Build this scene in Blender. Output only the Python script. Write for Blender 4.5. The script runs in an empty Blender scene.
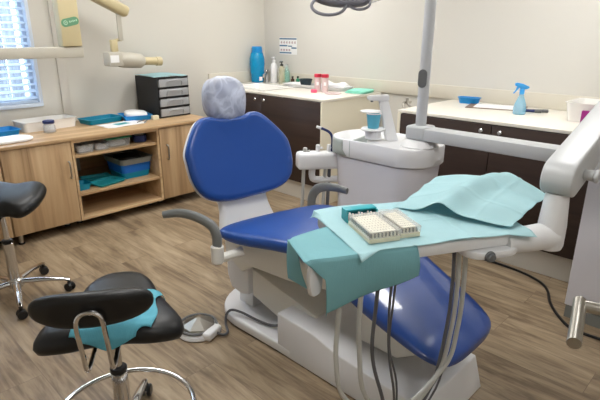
import bpy, bmesh, math, random
from mathutils import Vector, Matrix, Euler
random.seed(7)
PI = math.pi
S = bpy.context.scene
C = S.collection
V = Vector
def R(d): return math.radians(d)
def srgb(r, g, b):
    def f(c):
        c /= 255.0
        return c / 12.92 if c <= 0.04045 else ((c + 0.055) / 1.055) ** 2.4
    return (f(r), f(g), f(b), 1)

# ------------------------------------------------------------------ materials
def base_mat(name):
    m = bpy.data.materials.new(name); m.use_nodes = True
    nt = m.node_tree
    return m, nt, nt.nodes['Principled BSDF']
def mat(name, col, rough=0.5, metal=0.0, trans=0.0, coat=0.0, bump=0.0, bscale=200, var=0.05, vscale=6, ior=1.45, alpha=1.0, sss=0.0):
    m, nt, b = base_mat(name); N, L = nt.nodes, nt.links
    b.inputs['Roughness'].default_value = rough
    b.inputs['Metallic'].default_value = metal
    b.inputs['Transmission Weight'].default_value = trans
    b.inputs['Coat Weight'].default_value = coat
    b.inputs['Coat Roughness'].default_value = 0.06
    b.inputs['IOR'].default_value = ior
    b.inputs['Alpha'].default_value = alpha
    tc = N.new('ShaderNodeTexCoord')
    nz = N.new('ShaderNodeTexNoise'); nz.inputs['Scale'].default_value = vscale; nz.inputs['Detail'].default_value = 4
    L.new(tc.outputs['Object'], nz.inputs['Vector'])
    mx = N.new('ShaderNodeMix'); mx.data_type = 'RGBA'
    c = srgb(*col)
    mx.inputs['A'].default_value = tuple(x * (1 - var) for x in c[:3]) + (1,)
    mx.inputs['B'].default_value = tuple(min(1, x * (1 + var)) for x in c[:3]) + (1,)
    L.new(nz.outputs['Fac'], mx.inputs['Factor'])
    L.new(mx.outputs['Result'], b.inputs['Base Color'])
    if bump:
        n2 = N.new('ShaderNodeTexNoise'); n2.inputs['Scale'].default_value = bscale; n2.inputs['Detail'].default_value = 3
        L.new(tc.outputs['Object'], n2.inputs['Vector'])
        bp = N.new('ShaderNodeBump'); bp.inputs['Strength'].default_value = bump; bp.inputs['Distance'].default_value = 0.002
        L.new(n2.outputs['Fac'], bp.inputs['Height']); L.new(bp.outputs['Normal'], b.inputs['Normal'])
    return m
def emit(name, col, strength):
    m, nt, b = base_mat(name)
    b.inputs['Base Color'].default_value = (0.8, 0.8, 0.8, 1)
    b.inputs['Emission Color'].default_value = col
    b.inputs['Emission Strength'].default_value = strength
    return m
def wood(name, axis, c0, c1, c2, scale=1.0, rough=0.5, boards=None):
    """oak decor: grain stretched along the given axis"""
    m, nt, b = base_mat(name); N, L = nt.nodes, nt.links
    tc = N.new('ShaderNodeTexCoord')
    mp = N.new('ShaderNodeMapping')
    sc = [14 * scale] * 3; sc[axis] = 0.9 * scale
    mp.inputs['Scale'].default_value = sc
    L.new(tc.outputs['Object'], mp.inputs['Vector'])
    n1 = N.new('ShaderNodeTexNoise'); n1.inputs['Scale'].default_value = 1.0; n1.inputs['Detail'].default_value = 6; n1.inputs['Roughness'].default_value = 0.6; n1.inputs['Distortion'].default_value = 0.6
    L.new(mp.outputs['Vector'], n1.inputs['Vector'])
    mp2 = N.new('ShaderNodeMapping'); s2 = [70 * scale] * 3; s2[axis] = 2.5 * scale; mp2.inputs['Scale'].default_value = s2
    L.new(tc.outputs['Object'], mp2.inputs['Vector'])
    n2 = N.new('ShaderNodeTexNoise'); n2.inputs['Scale'].default_value = 1.0; n2.inputs['Detail'].default_value = 3
    L.new(mp2.outputs['Vector'], n2.inputs['Vector'])
    cr = N.new('ShaderNodeValToRGB')
    e = cr.color_ramp.elements
    e[0].position = 0.3; e[0].color = srgb(*c0); e[1].position = 0.72; e[1].color = srgb(*c2)
    k = e.new(0.5); k.color = srgb(*c1)
    ad = N.new('ShaderNodeMath'); ad.operation = 'MULTIPLY_ADD'; ad.inputs[1].default_value = 0.3; 
    sb = N.new('ShaderNodeMath'); sb.operation = 'SUBTRACT'; sb.inputs[1].default_value = 0.15
    L.new(n2.outputs['Fac'], ad.inputs[0]); L.new(n1.outputs['Fac'], sb.inputs[0]); L.new(sb.outputs[0], ad.inputs[2])
    L.new(ad.outputs[0], cr.inputs['Fac'])
    L.new(cr.outputs['Color'], b.inputs['Base Color'])
    b.inputs['Roughness'].default_value = rough
    return m
def floor_mat():
    m, nt, b = base_mat('oak_vinyl_planks'); N, L = nt.nodes, nt.links
    tc = N.new('ShaderNodeTexCoord')
    mp = N.new('ShaderNodeMapping'); mp.inputs['Rotation'].default_value = (0, 0, R(90)); mp.inputs['Location'].default_value = (0.35, 0.06, 0)
    L.new(tc.outputs['Object'], mp.inputs['Vector'])
    br = N.new('ShaderNodeTexBrick')
    br.inputs['Scale'].default_value = 1.0; br.inputs['Brick Width'].default_value = 1.25; br.inputs['Row Height'].default_value = 0.19
    br.inputs['Mortar Size'].default_value = 0.0013; br.inputs['Mortar Smooth'].default_value = 0.3; br.offset = 0.37
    br.inputs['Color1'].default_value = (0, 0, 0, 1); br.inputs['Color2'].default_value = (1, 1, 1, 1); br.inputs['Mortar'].default_value = (0.5, 0.5, 0.5, 1)
    L.new(mp.outputs['Vector'], br.inputs['Vector'])
    # per plank offset of the grain
    bw = N.new('ShaderNodeRGBToBW'); L.new(br.outputs['Color'], bw.inputs['Color'])
    cx = N.new('ShaderNodeCombineXYZ')
    ml = N.new('ShaderNodeMath'); ml.operation = 'MULTIPLY'; ml.inputs[1].default_value = 7.3
    L.new(bw.outputs[0], ml.inputs[0]); L.new(ml.outputs[0], cx.inputs['Y']); L.new(ml.outputs[0], cx.inputs['X'])
    va = N.new('ShaderNodeVectorMath'); va.operation = 'ADD'
    L.new(tc.outputs['Object'], va.inputs[0]); L.new(cx.outputs[0], va.inputs[1])
    def grain(sx, sy, det, dist):
        g = N.new('ShaderNodeMapping'); g.inputs['Scale'].default_value = (sx, sy, 1)
        L.new(va.outputs[0], g.inputs['Vector'])
        n = N.new('ShaderNodeTexNoise'); n.inputs['Scale'].default_value = 1; n.inputs['Detail'].default_value = det; n.inputs['Roughness'].default_value = 0.62; n.inputs['Distortion'].default_value = dist
        L.new(g.outputs['Vector'], n.inputs['Vector']); return n.outputs['Fac']
    g1 = grain(13, 1.7, 7, 1.3); g2 = grain(60, 3.0, 4, 0.4); g3 = grain(4.2, 1.3, 4, 0.9)
    def mad(a, k, c):
        n = N.new('ShaderNodeMath'); n.operation = 'MULTIPLY_ADD'; L.new(a, n.inputs[0]); n.inputs[1].default_value = k
        if isinstance(c, float): n.inputs[2].default_value = c
        else: L.new(c, n.inputs[2])
        return n.outputs[0]
    t = mad(g1, 0.85, -0.36); t = mad(g2, 0.36, t); t = mad(g3, 0.55, t); t = mad(bw.outputs[0], 0.07, t)
    cr = N.new('ShaderNodeValToRGB'); e = cr.color_ramp.elements
    e[0].position = 0.26; e[0].color = srgb(76, 62, 48); e[1].position = 0.80; e[1].color = srgb(174, 155, 129)
    k = e.new(0.44); k.color = srgb(120, 102, 81); k = e.new(0.58); k.color = srgb(147, 128, 103)
    L.new(t, cr.inputs['Fac'])
    mx = N.new('ShaderNodeMix'); mx.data_type = 'RGBA'
    L.new(br.outputs['Fac'], mx.inputs['Factor']); L.new(cr.outputs['Color'], mx.inputs['A']); mx.inputs['B'].default_value = srgb(112, 94, 76)
    L.new(mx.outputs['Result'], b.inputs['Base Color'])
    b.inputs['Roughness'].default_value = 0.42
    bp = N.new('ShaderNodeBump'); bp.inputs['Strength'].default_value = 0.12; bp.inputs['Distance'].default_value = 0.002
    L.new(g2, bp.inputs['Height']); L.new(bp.outputs['Normal'], b.inputs['Normal'])
    return m
def drape_mat(name, col, dots=True):
    m = mat(name, col, 0.75, var=0.07, vscale=9)
    nt = m.node_tree; N, L = nt.nodes, nt.links; b = N['Principled BSDF']
    tc = N.new('ShaderNodeTexCoord'); vo = N.new('ShaderNodeTexVoronoi'); vo.inputs['Scale'].default_value = 190; vo.inputs['Randomness'].default_value = 0.15
    L.new(tc.outputs['Object'], vo.inputs['Vector'])
    n = N.new('ShaderNodeTexNoise'); n.inputs['Scale'].default_value = 14; n.inputs['Detail'].default_value = 5
    L.new(tc.outputs['Object'], n.inputs['Vector'])
    bp = N.new('ShaderNodeBump'); bp.inputs['Strength'].default_value = 0.35; bp.inputs['Distance'].default_value = 0.0015
    bp2 = N.new('ShaderNodeBump'); bp2.inputs['Strength'].default_value = 0.35; bp2.inputs['Distance'].default_value = 0.012
    L.new(vo.outputs['Distance'], bp.inputs['Height']); L.new(n.outputs['Fac'], bp2.inputs['Height']); L.new(bp2.outputs['Normal'], bp.inputs['Normal'])
    L.new(bp.outputs['Normal'], b.inputs['Normal'])
    # thin sheet lets some light through
    tr = N.new('ShaderNodeBsdfTranslucent'); tr.inputs['Color'].default_value = srgb(*col)
    ms = N.new('ShaderNodeMixShader'); ms.inputs['Fac'].default_value = 0.28
    out = N['Material Output']
    L.new(b.outputs[0], ms.inputs[1]); L.new(tr.outputs[0], ms.inputs[2]); L.new(ms.outputs[0], out.inputs['Surface'])
    return m
def film(name, col, op, rough=0.25):
    """translucent thin plastic: part see-through, part milky"""
    m = mat(name, col, rough, var=0.03)
    nt = m.node_tree; N, L = nt.nodes, nt.links; b = N['Principled BSDF']
    tp = N.new('ShaderNodeBsdfTransparent'); tp.inputs['Color'].default_value = (0.97, 0.97, 0.98, 1)
    ms = N.new('ShaderNodeMixShader'); ms.inputs['Fac'].default_value = op
    L.new(tp.outputs[0], ms.inputs[1]); L.new(b.outputs[0], ms.inputs[2]); L.new(ms.outputs[0], N['Material Output'].inputs['Surface'])
    return m

m_wall_l = mat('warm_white_paint', (212, 208, 199), 0.85, bump=0.05, var=0.02, vscale=1.5)
m_wall_r = mat('white_paint', (212, 209, 202), 0.85, bump=0.05, var=0.02, vscale=1.5)
m_ceil = mat('ceiling_white', (228, 228, 224), 0.9, var=0.02)
m_floor = floor_mat()
m_trim = mat('white_trim', (206, 201, 192), 0.5, var=0.02)
m_splash = mat('cream_splashback', (212, 206, 192), 0.4, var=0.03)
m_oak_v = wood('oak_vertical', 2, (136, 107, 76), (182, 150, 112), (204, 175, 138), 0.55)
m_oak_h = wood('oak_horizontal', 0, (162, 130, 94), (196, 164, 124), (212, 184, 146), 0.6, 0.42)
m_cream = mat('cream_worktop', (232, 227, 216), 0.35, var=0.03, vscale=30)
m_creamp = mat('cream_panel', (226, 219, 200), 0.5, var=0.02)
m_wenge = wood('wenge_laminate', 1, (44, 31, 27), (54, 39, 33), (64, 47, 40), 1.0, 0.45)
m_kick = mat('pale_kickboard', (205, 200, 190), 0.4, var=0.02)
m_white = mat('white_plastic', (226, 226, 228), 0.32, var=0.015, coat=0.15)
m_lilac = mat('pale_grey_enamel', (214, 213, 220), 0.35, var=0.015, coat=0.15)
m_arm = mat('arm_grey_white', (190, 192, 194), 0.35, var=0.015)
m_pole = mat('pole_grey', (196, 198, 202), 0.35, var=0.015)
m_frame = mat('chair_warm_white', (228, 226, 220), 0.35, var=0.02)
m_blue = mat('blue_vinyl', (24, 70, 146), 0.38, bump=0.06, bscale=350, var=0.06, coat=0.12)
m_bluef = mat('blue_vinyl_under_clear_cover', (28, 66, 138), 0.3, bump=0.9, bscale=7, var=0.08, coat=0.9)
m_black = mat('black_leather', (17, 17, 18), 0.42, bump=0.08, bscale=300)
m_blkp = mat('black_plastic', (22, 22, 24), 0.4)
m_grey = mat('dark_grey_plastic', (104, 106, 108), 0.45)
m_arml = mat('armrest_grey', (116, 119, 119), 0.4)
m_hoseg = mat('hose_light_grey', (186, 186, 182), 0.45)
m_hosed = mat('hose_dark_grey', (92, 92, 96), 0.45)
m_chrome = mat('chrome', (212, 212, 214), 0.12, 1.0, var=0.02)
m_steel = mat('brushed_steel', (178, 174, 166), 0.3, 1.0, var=0.03)
m_teal = drape_mat('teal_paper', (138, 194, 202))
m_teal2 = drape_mat('pale_teal_paper', (184, 222, 228))
m_beige = mat('aged_beige_plastic', (196, 182, 144), 0.4, var=0.03)
m_xw = mat('xray_grey_white', (186, 181, 168), 0.4, var=0.02)
m_logo = mat('green_badge', (98, 146, 112), 0.5)
m_logo2 = mat('pale_green_mark', (176, 208, 182), 0.5)
m_blind = mat('blind_white', (214, 226, 240), 0.5, var=0.02)
_nt = m_blind.node_tree; _tr = _nt.nodes.new('ShaderNodeBsdfTranslucent'); _tr.inputs['Color'].default_value = srgb(220, 230, 240)
_ms = _nt.nodes.new('ShaderNodeMixShader'); _ms.inputs['Fac'].default_value = 0.35
_nt.links.new(_nt.nodes['Principled BSDF'].outputs[0], _ms.inputs[1]); _nt.links.new(_tr.outputs[0], _ms.inputs[2]); _nt.links.new(_ms.outputs[0], _nt.nodes['Material Output'].inputs['Surface'])
m_winfr = mat('window_white_pvc', (214, 224, 238), 0.35, var=0.02)
m_glass = mat('window_glass', (255, 255, 255), 0.0, trans=1.0, var=0, ior=1.02)
m_bluet = mat('cyan_blue_plastic', (20, 138, 208), 0.35)
m_tealp = mat('teal_plastic', (0, 138, 172), 0.4)
m_tealp2 = mat('aqua_plastic', (40, 158, 170), 0.4)
m_bin = film('milky_plastic', (246, 244, 240), 0.93)
m_clear = film('clear_plastic', (225, 230, 232), 0.3, 0.12)
m_clear2 = film('clear_lid', (238, 238, 232), 0.24, 0.1)
m_smoke = film('clear_drawer', (200, 203, 206), 0.5, 0.2)
m_cover = film('headrest_film', (200, 207, 226), 0.5, 0.3)
def crease(m, lo, hi):
    nt = m.node_tree; N, L = nt.nodes, nt.links
    tc = N.new('ShaderNodeTexCoord'); vo = N.new('ShaderNodeTexNoise'); vo.inputs['Scale'].default_value = 7; vo.inputs['Detail'].default_value = 3; vo.inputs['Distortion'].default_value = 1.4
    L.new(tc.outputs['Object'], vo.inputs['Vector'])
    sb = N.new('ShaderNodeMath'); sb.operation = 'SUBTRACT'; sb.inputs[1].default_value = 0.5; L.new(vo.outputs['Fac'], sb.inputs[0])
    ab = N.new('ShaderNodeMath'); ab.operation = 'ABSOLUTE'; L.new(sb.outputs[0], ab.inputs[0])
    mr = N.new('ShaderNodeMapRange'); mr.inputs['From Min'].default_value = 0.0; mr.inputs['From Max'].default_value = 0.09; mr.inputs['To Min'].default_value = hi; mr.inputs['To Max'].default_value = lo
    L.new(ab.outputs[0], mr.inputs['Value'])
    ms = [n for n in N if n.type == 'MIX_SHADER'][0]; L.new(mr.outputs['Result'], ms.inputs['Fac'])
    bp = N.new('ShaderNodeBump'); bp.inputs['Strength'].default_value = 0.6; bp.inputs['Distance'].default_value = 0.01; bp.invert = True
    L.new(ab.outputs[0], bp.inputs['Height']); L.new(bp.outputs['Normal'], N['Principled BSDF'].inputs['Normal'])
crease(m_cover, 0.54, 0.73)
m_bottle = film('cyan_bottle', (0, 150, 206), 0.85, 0.15)
m_spray = film('pale_blue_bottle', (140, 206, 236), 0.5, 0.15)
m_sprayb = mat('spray_blue', (64, 160, 228), 0.35)
m_cup = film('aqua_cup', (110, 200, 228), 0.75, 0.3)
m_paper = mat('white_paper', (236, 236, 236), 0.8, var=0.01)
m_green = mat('green_lid', (42, 136, 104), 0.4)
m_mint = mat('mint_cloth', (150, 228, 206), 0.8, bump=0.3, bscale=60)
m_red = mat('red_cap', (204, 46, 72), 0.4)
m_pink = mat('pink_cap', (238, 96, 132), 0.4)
m_tube = film('frosted_tube', (240, 214, 214), 0.72, 0.3)
m_bowl = mat('dark_teal_rubber', (30, 50, 58), 0.5)
m_navy = mat('navy_plastic', (28, 44, 96), 0.4)
m_basin = mat('basin_grey', (122, 124, 120), 0.5)
m_basinb = mat('basin_blue', (20, 104, 196), 0.45)
m_brown = film('brown_glass', (66, 36, 22), 0.9, 0.1)
m_greeng = film('green_glass', (150, 214, 196), 0.4, 0.1)
m_amber = film('yellow_soap', (214, 210, 176), 0.4, 0.1)
m_purple = mat('purple_plastic', (150, 32, 120), 0.4)
m_ink = mat('dark_ink', (70, 112, 146), 0.7)
m_red_ink = mat('pink_ink', (192, 170, 172), 0.7)
m_wood_clip = mat('clipboard_brown', (120, 96, 78), 0.5)
m_lamp = mat('lamp_grey', (128, 128, 136), 0.4)
m_door = mat('door_paint', (226, 222, 214), 0.45)
m_grime = mat('white_ceramic', (238, 236, 232), 0.15, coat=0.4)
m_fence = wood('grey_fence_boards', 2, (70, 74, 84), (112, 116, 126), (150, 154, 164), 1.2)
m_ground = mat('outside_ground', (150, 146, 136), 0.9, var=0.2)
m_pin = mat('file_handles', (62, 58, 58), 0.5)
m_ivory = mat('ivory_plastic', (220, 214, 188), 0.45, var=0.03)
m_point = mat('paper_points', (240, 234, 212), 0.7)
m_dteal = mat('dark_teal_plastic', (12, 92, 118), 0.4)
m_panel = emit('ceiling_and_fill_panel', (1.0, 0.99, 0.965, 1), 12.0)

# ------------------------------------------------------------------ mesh helpers
def merge(bm, t, M=None):
    if M is not None: t.transform(M)
    me = bpy.data.meshes.new('tmp'); t.to_mesh(me); t.free(); bm.from_mesh(me); bpy.data.meshes.remove(me)
def box(bm, c, s, rot=None, bev=0.0, seg=2, M=None):
    t = bmesh.new(); bmesh.ops.create_cube(t, size=1.0)
    for v in t.verts: v.co = V((v.co.x * s[0], v.co.y * s[1], v.co.z * s[2]))
    if bev: bmesh.ops.bevel(t, geom=t.edges[:], offset=bev, segments=seg, profile=0.5, affect='EDGES')
    X = Matrix.Translation(c)
    if rot: X = X @ Euler(rot).to_matrix().to_4x4()
    if M is not None: X = M @ X
    merge(bm, t, X); return bm
def span(bm, x0, x1, y0, y1, z0, z1, bev=0.0, seg=2):
    return box(bm, ((x0 + x1) / 2, (y0 + y1) / 2, (z0 + z1) / 2), (x1 - x0, y1 - y0, z1 - z0), bev=bev, seg=seg)
def loft(bm, rings, cap0=True, cap1=True, closed=True):
    vs = [[bm.verts.new(p) for p in r] for r in rings]
    n = len(rings[0])
    for a, b in zip(vs, vs[1:]):
        for i in range(n if closed else n - 1):
            j = (i + 1) % n
            bm.faces.new((a[i], a[j], b[j], b[i]))
    if closed and cap0: bm.faces.new(vs[0][::-1])
    if closed and cap1: bm.faces.new(vs[-1])
    return bm
def catmull(pts, n=6):
    pts = [V(p) for p in pts]
    if len(pts) < 3: return pts
    P = [2 * pts[0] - pts[1]] + pts + [2 * pts[-1] - pts[-2]]
    out = []
    for i in range(1, len(P) - 2):
        a, b, c, d = P[i - 1:i + 3]
        for k in range(n):
            t = k / n
            out.append(0.5 * (2 * b + (c - a) * t + (2 * a - 5 * b + 4 * c - d) * t * t + (3 * b - a - 3 * c + d) * t ** 3))
    out.append(P[-2]); return out
def tube(bm, pts, r, seg=10, smooth=0, flat=1.0, closed=False, upv=None):
    pts = catmull(pts, smooth) if smooth else [V(p) for p in pts]
    n = len(pts); rings = []
    rr = r if isinstance(r, (list, tuple)) else None
    up = V(upv) if upv else V((0, 0, 1))
    t0 = (pts[1] - pts[0]).normalized()
    if abs(t0.dot(up)) > 0.95: up = V((1, 0, 0)) if abs(t0.x) < 0.9 else V((0, 1, 0))
    for i, p in enumerate(pts):
        t = (pts[min(i + 1, n - 1)] - pts[max(i - 1, 0)]).normalized()
        s = t.cross(up).normalized(); up = s.cross(t).normalized()
        if rr:
            f = i / (n - 1) * (len(rr) - 1); k = min(int(f), len(rr) - 2); ri = rr[k] + (rr[k + 1] - rr[k]) * (f - k)
        else: ri = r
        rings.append([p + s * math.cos(2 * PI * q / seg) * ri + up * math.sin(2 * PI * q / seg) * ri * flat for q in range(seg)])
    return loft(bm, rings)
def ring(bm, c, rad, r, seg=48, sub=10, M=None):
    t = bmesh.new(); vs = []
    for i in range(seg):
        a = 2 * PI * i / seg
        vs.append([t.verts.new(((rad + r * math.cos(2 * PI * j / sub)) * math.cos(a), (rad + r * math.cos(2 * PI * j / sub)) * math.sin(a), r * math.sin(2 * PI * j / sub))) for j in range(sub)])
    for i in range(seg):
        for j in range(sub):
            t.faces.new((vs[i][j], vs[(i + 1) % seg][j], vs[(i + 1) % seg][(j + 1) % sub], vs[i][(j + 1) % sub]))
    merge(bm, t, Matrix.Translation(c) @ (M if M is not None else Matrix.Identity(4))); return bm
def lathe(bm, prof, c=(0, 0, 0), seg=28, M=None, sx=1.0, sy=1.0):
    t = bmesh.new(); prev = None
    for r, z in prof:
        if r < 1e-5: cur = [t.verts.new((0, 0, z))]
        else: cur = [t.verts.new((r * math.cos(2 * PI * i / seg) * sx, r * math.sin(2 * PI * i / seg) * sy, z)) for i in range(seg)]
        if prev is not None:
            for i in range(seg):
                j = (i + 1) % seg
                if len(prev) == 1 and len(cur) == 1: break
                if len(prev) == 1: t.faces.new((prev[0], cur[j], cur[i]))
                elif len(cur) == 1: t.faces.new((prev[i], prev[j], cur[0]))
                else: t.faces.new((prev[i], prev[j], cur[j], cur[i]))
        prev = cur
    bmesh.ops.recalc_face_normals(t, faces=t.faces)
    X = Matrix.Translation(c)
    if M is not None: X = X @ M
    merge(bm, t, X); return bm
def cyl(bm, a, b, r, seg=20, r2=None, bev=0.0):
    a, b = V(a), V(b); d = b - a; L = d.length; r2 = r if r2 is None else r2
    q = d.to_track_quat('Z', 'Y').to_matrix().to_4x4()
    e = min(bev, L / 3)
    prof = [(0, 0), (r - e, 0), (r, e), (r2, L - e), (r2 - e, L), (0, L)] if e else [(0, 0), (r, 0), (r2, L), (0, L)]
    return lathe(bm, prof, a, seg, q)
def prism(bm, poly, h0, h1, M=None, bev=0.0, seg=2):
    """extrude a 2-D outline (x, y) from z=h0 to z=h1"""
    t = bmesh.new()
    lo = [t.verts.new((x, y, h0)) for x, y in poly]; hi = [t.verts.new((x, y, h1)) for x, y in poly]
    n = len(poly)
    t.faces.new(lo[::-1]); t.faces.new(hi)
    for i in range(n): t.faces.new((lo[i], lo[(i + 1) % n], hi[(i + 1) % n], hi[i]))
    bmesh.ops.recalc_face_normals(t, faces=t.faces)
    if bev: bmesh.ops.bevel(t, geom=t.edges[:], offset=bev, segments=seg, profile=0.5, affect='EDGES')
    merge(bm, t, M); return bm
def rrect(w, d, r, n=6, cx=0, cy=0):
    r = min(r, w / 2 - 1e-4, d / 2 - 1e-4); out = []
    for (sx, sy, a0) in ((1, 1, 0), (-1, 1, 90), (-1, -1, 180), (1, -1, 270)):
        for k in range(n + 1):
            a = R(a0 + 90 * k / n)
            out.append((cx + sx * (w / 2 - r) + r * math.cos(a), cy + sy * (d / 2 - r) + r * math.sin(a)))
    return out
def ease(t): return t * t * (3 - 2 * t)
def spline2(pts, n=6, closed=True):
    """smooth closed 2-D outline through the points"""
    out = []; N = len(pts)
    for i in range(N):
        a, b, c, d = [V(pts[(i + k - 1) % N]) for k in range(4)]
        for k in range(n):
            t = k / n
            p = 0.5 * (2 * b + (c - a) * t + (2 * a - 5 * b + 4 * c - d) * t * t + (3 * b - a - 3 * c + d) * t ** 3)
            out.append((p.x, p.y))
    return out
def pillow(bm, outl, t, M=None, dome=0.0, back=0.0, edge=0.5):
    """cushion: outline in XY, thickness t along z, domed front"""
    cx = sum(p[0] for p in outl) / len(outl); cy = sum(p[1] for p in outl) / len(outl)
    rings = []
    prof = [(0.0, -t / 2 - back), (0.55, -t / 2 - back * 0.7), (0.90, -t / 2), (0.975, -t * 0.36), (1.0, -t * 0.05), (0.985, t * 0.28), (0.94, t * 0.46), (0.86, t / 2 + dome * 0.22), (0.6, t / 2 + dome * 0.65), (0.3, t / 2 + dome * 0.93), (0.0, t / 2 + dome)]
    tm = bmesh.new()
    for s, z in prof:
        if s == 0: rings.append([tm.verts.new((cx, cy, z))])
        else: rings.append([tm.verts.new((cx + (x - cx) * s, cy + (y - cy) * s, z)) for x, y in outl])
    n = len(outl)
    for a, b in zip(rings, rings[1:]):
        for i in range(n):
            j = (i + 1) % n
            if len(a) == 1: tm.faces.new((a[0], b[j], b[i]))
            elif len(b) == 1: tm.faces.new((a[i], a[j], b[0]))
            else: tm.faces.new((a[i], a[j], b[j], b[i]))
    bmesh.ops.recalc_face_normals(tm, faces=tm.faces)
    merge(bm, tm, M); return bm
def sheet(bm, fn, nu=24, nv=24):
    g = [[bm.verts.new(fn(i / nu, j / nv)) for j in range(nv + 1)] for i in range(nu + 1)]
    for i in range(nu):
        for j in range(nv):
            bm.faces.new((g[i][j], g[i + 1][j], g[i + 1][j + 1], g[i][j + 1]))
    return bm
def new(): return bmesh.new()

WLOC = {}
def obj(name, bm, m, parent=None, sharp=35, solid=0.0, base=None, sub=0):
    me = bpy.data.meshes.new(name)
    off = WLOC.get(parent.name, V((0, 0, 0))) if parent is not None else (V(base) if base is not None else V((0, 0, 0)))
    if off.length: bmesh.ops.translate(bm, verts=bm.verts, vec=-off)
    bm.to_mesh(me); bm.free()
    me.materials.append(m)
    for p in me.polygons: p.use_smooth = True
    me.set_sharp_from_angle(angle=R(sharp))
    o = bpy.data.objects.new(name, me); C.objects.link(o)
    if parent is not None: o.parent = parent
    elif base is not None: o.location = off
    WLOC[o.name] = off
    if solid:
        md = o.modifiers.new('solid', 'SOLIDIFY'); md.thickness = solid; md.offset = 0
    if sub:
        md = o.modifiers.new('sub', 'SUBSURF'); md.levels = sub; md.render_levels = sub
    return o
def thing(name, label, cat, loc=(0, 0, 0), group=None):
    o = bpy.data.objects.new(name, None); C.objects.link(o); o.empty_display_size = 0.05
    o.location = loc; WLOC[o.name] = V(loc)
    o['label'] = label; o['category'] = cat
    if group: o['group'] = group
    return o
def tag(o, label, cat, group=None, kind=None):
    o['label'] = label; o['category'] = cat
    if group: o['group'] = group
    if kind: o['kind'] = kind
    return o
def struct(name, bm, m, parent=None, **k):
    o = obj(name, bm, m, parent, **k)
    if parent is None: o['kind'] = 'structure'
    return o
def dup(root, loc, rotz=0.0, label=None, group=None):
    r = root.copy(); C.objects.link(r); r.location = loc; r.rotation_euler = (0, 0, rotz)
    if label: r['label'] = label
    if group: r['group'] = group
    for ch in list(root.children):
        c = ch.copy(); C.objects.link(c); c.parent = r
        for g in list(ch.children):
            d = g.copy(); C.objects.link(d); d.parent = c
    return r
XW, YW, ZC = 3.80, 4.27, 2.45
# ================================================================== ROOM
struct('floor', span(new(), -1.4, XW + 0.2, -1.8, YW + 0.2, -0.06, 0.0), m_floor)
struct('ceiling', span(new(), -1.4, XW + 0.2, -1.8, YW + 0.2, ZC, ZC + 0.08), m_ceil)
WX0, WX1, WZ0, WZ1 = 0.25, 1.425, 0.858, 2.12        # window opening in the left wall
b = new()
span(b, -1.4, WX0, YW, YW + 0.2, 0, ZC); span(b, WX1, XW + 0.2, YW, YW + 0.2, 0, ZC)
span(b, WX0, WX1, YW, YW + 0.2, 0, WZ0); span(b, WX0, WX1, YW, YW + 0.2, WZ1, ZC)
struct('wall_left', b, m_wall_l)
struct('wall_right', span(new(), XW, XW + 0.2, -1.8, YW + 0.2, 0, ZC), m_wall_r)
struct('wall_outer', span(new(), -1.4, -1.2, -1.8, YW, 0, ZC), m_wall_l)
struct('wall_front', span(new(), -1.2, XW, -1.8, -1.65, 0, ZC), m_wall_l)
# window frame, glass
w = thing('window_1', 'white framed window', 'window', ((WX0 + WX1) / 2, YW, WZ0)); w['kind'] = 'structure'
b = new(); f = 0.05
span(b, WX1 - f, WX1, YW + 0.06, YW + 0.13, WZ0, WZ1, 0.006); span(b, WX0, WX0 + f, YW + 0.06, YW + 0.13, WZ0, WZ1, 0.006)
span(b, WX0, WX1, YW + 0.06, YW + 0.13, WZ0, WZ0 + f, 0.006); span(b, WX0, WX1, YW + 0.06, YW + 0.13, WZ1 - f, WZ1, 0.006)
span(b, WX0 + 0.56, WX0 + 0.62, YW + 0.06, YW + 0.13, WZ0, WZ1, 0.006)
obj('window_frame', b, m_winfr, w)
b = new(); t = 0.022
span(b, WX1 - t, WX1 + 0.004, YW - 0.012, YW + 0.06, WZ0 - 0.004, WZ1 + 0.004, 0.003); span(b, WX0 - 0.004, WX0 + t, YW - 0.012, YW + 0.06, WZ0 - 0.004, WZ1 + 0.004, 0.003)
span(b, WX0, WX1, YW - 0.016, YW + 0.06, WZ0 - 0.01, WZ0 + 0.018, 0.003)
obj('window_sill', b, m_winfr, w)
obj('pane', span(new(), WX0 + f, WX1 - f, YW + 0.092, YW + 0.098, WZ0 + f, WZ1 - f), m_glass, w)
# blind
bl = thing('window_blind', 'white horizontal slat blind hanging in the window on the left', 'blind', ((WX0 + WX1) / 2, YW + 0.03, WZ1 - 0.03))
b = new()
z = WZ0 + 0.06
while z < WZ1 - 0.05:
    box(b, ((WX0 + WX1) / 2, YW + 0.026, z), (WX1 - WX0 - 0.056, 0.048, 0.0035), rot=(R(20), 0, 0)); z += 0.0505
obj('slats', b, m_blind, bl)
obj('bottom_rail', box(new(), ((WX0 + WX1) / 2, YW + 0.026, WZ0 + 0.03), (WX1 - WX0 - 0.056, 0.046, 0.02), bev=0.004), m_blind, bl)
obj('head_rail', box(new(), ((WX0 + WX1) / 2, YW + 0.026, WZ1 - 0.03), (WX1 - WX0 - 0.056, 0.05, 0.045), bev=0.004), m_blind, bl)
for x in (0.45, 0.82, 1.2):
    obj('cord', cyl(new(), (x, YW + 0.003, WZ0 + 0.03), (x, YW + 0.003, WZ1 - 0.04), 0.0016, 6), m_blind, bl)
# outside: ground and slatted fence
struct('ground', span(new(), -6, 9, YW + 0.25, 16, -0.3, -0.2), m_ground)
b = new()
x = -2.0
while x < 1.88:
    span(b, x, x + 0.125, 6.3, 6.33, -0.2, 2.6); x += 0.135 + 0.03 * random.random()
span(b, -2.0, 1.9, 6.34, 6.38, 0.3, 0.4); span(b, -2.0, 1.9, 6.34, 6.38, 1.7, 1.8)
tag(obj('board_fence', b, m_fence), 'grey upright board fence seen outside through the blind', 'fence')
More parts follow.
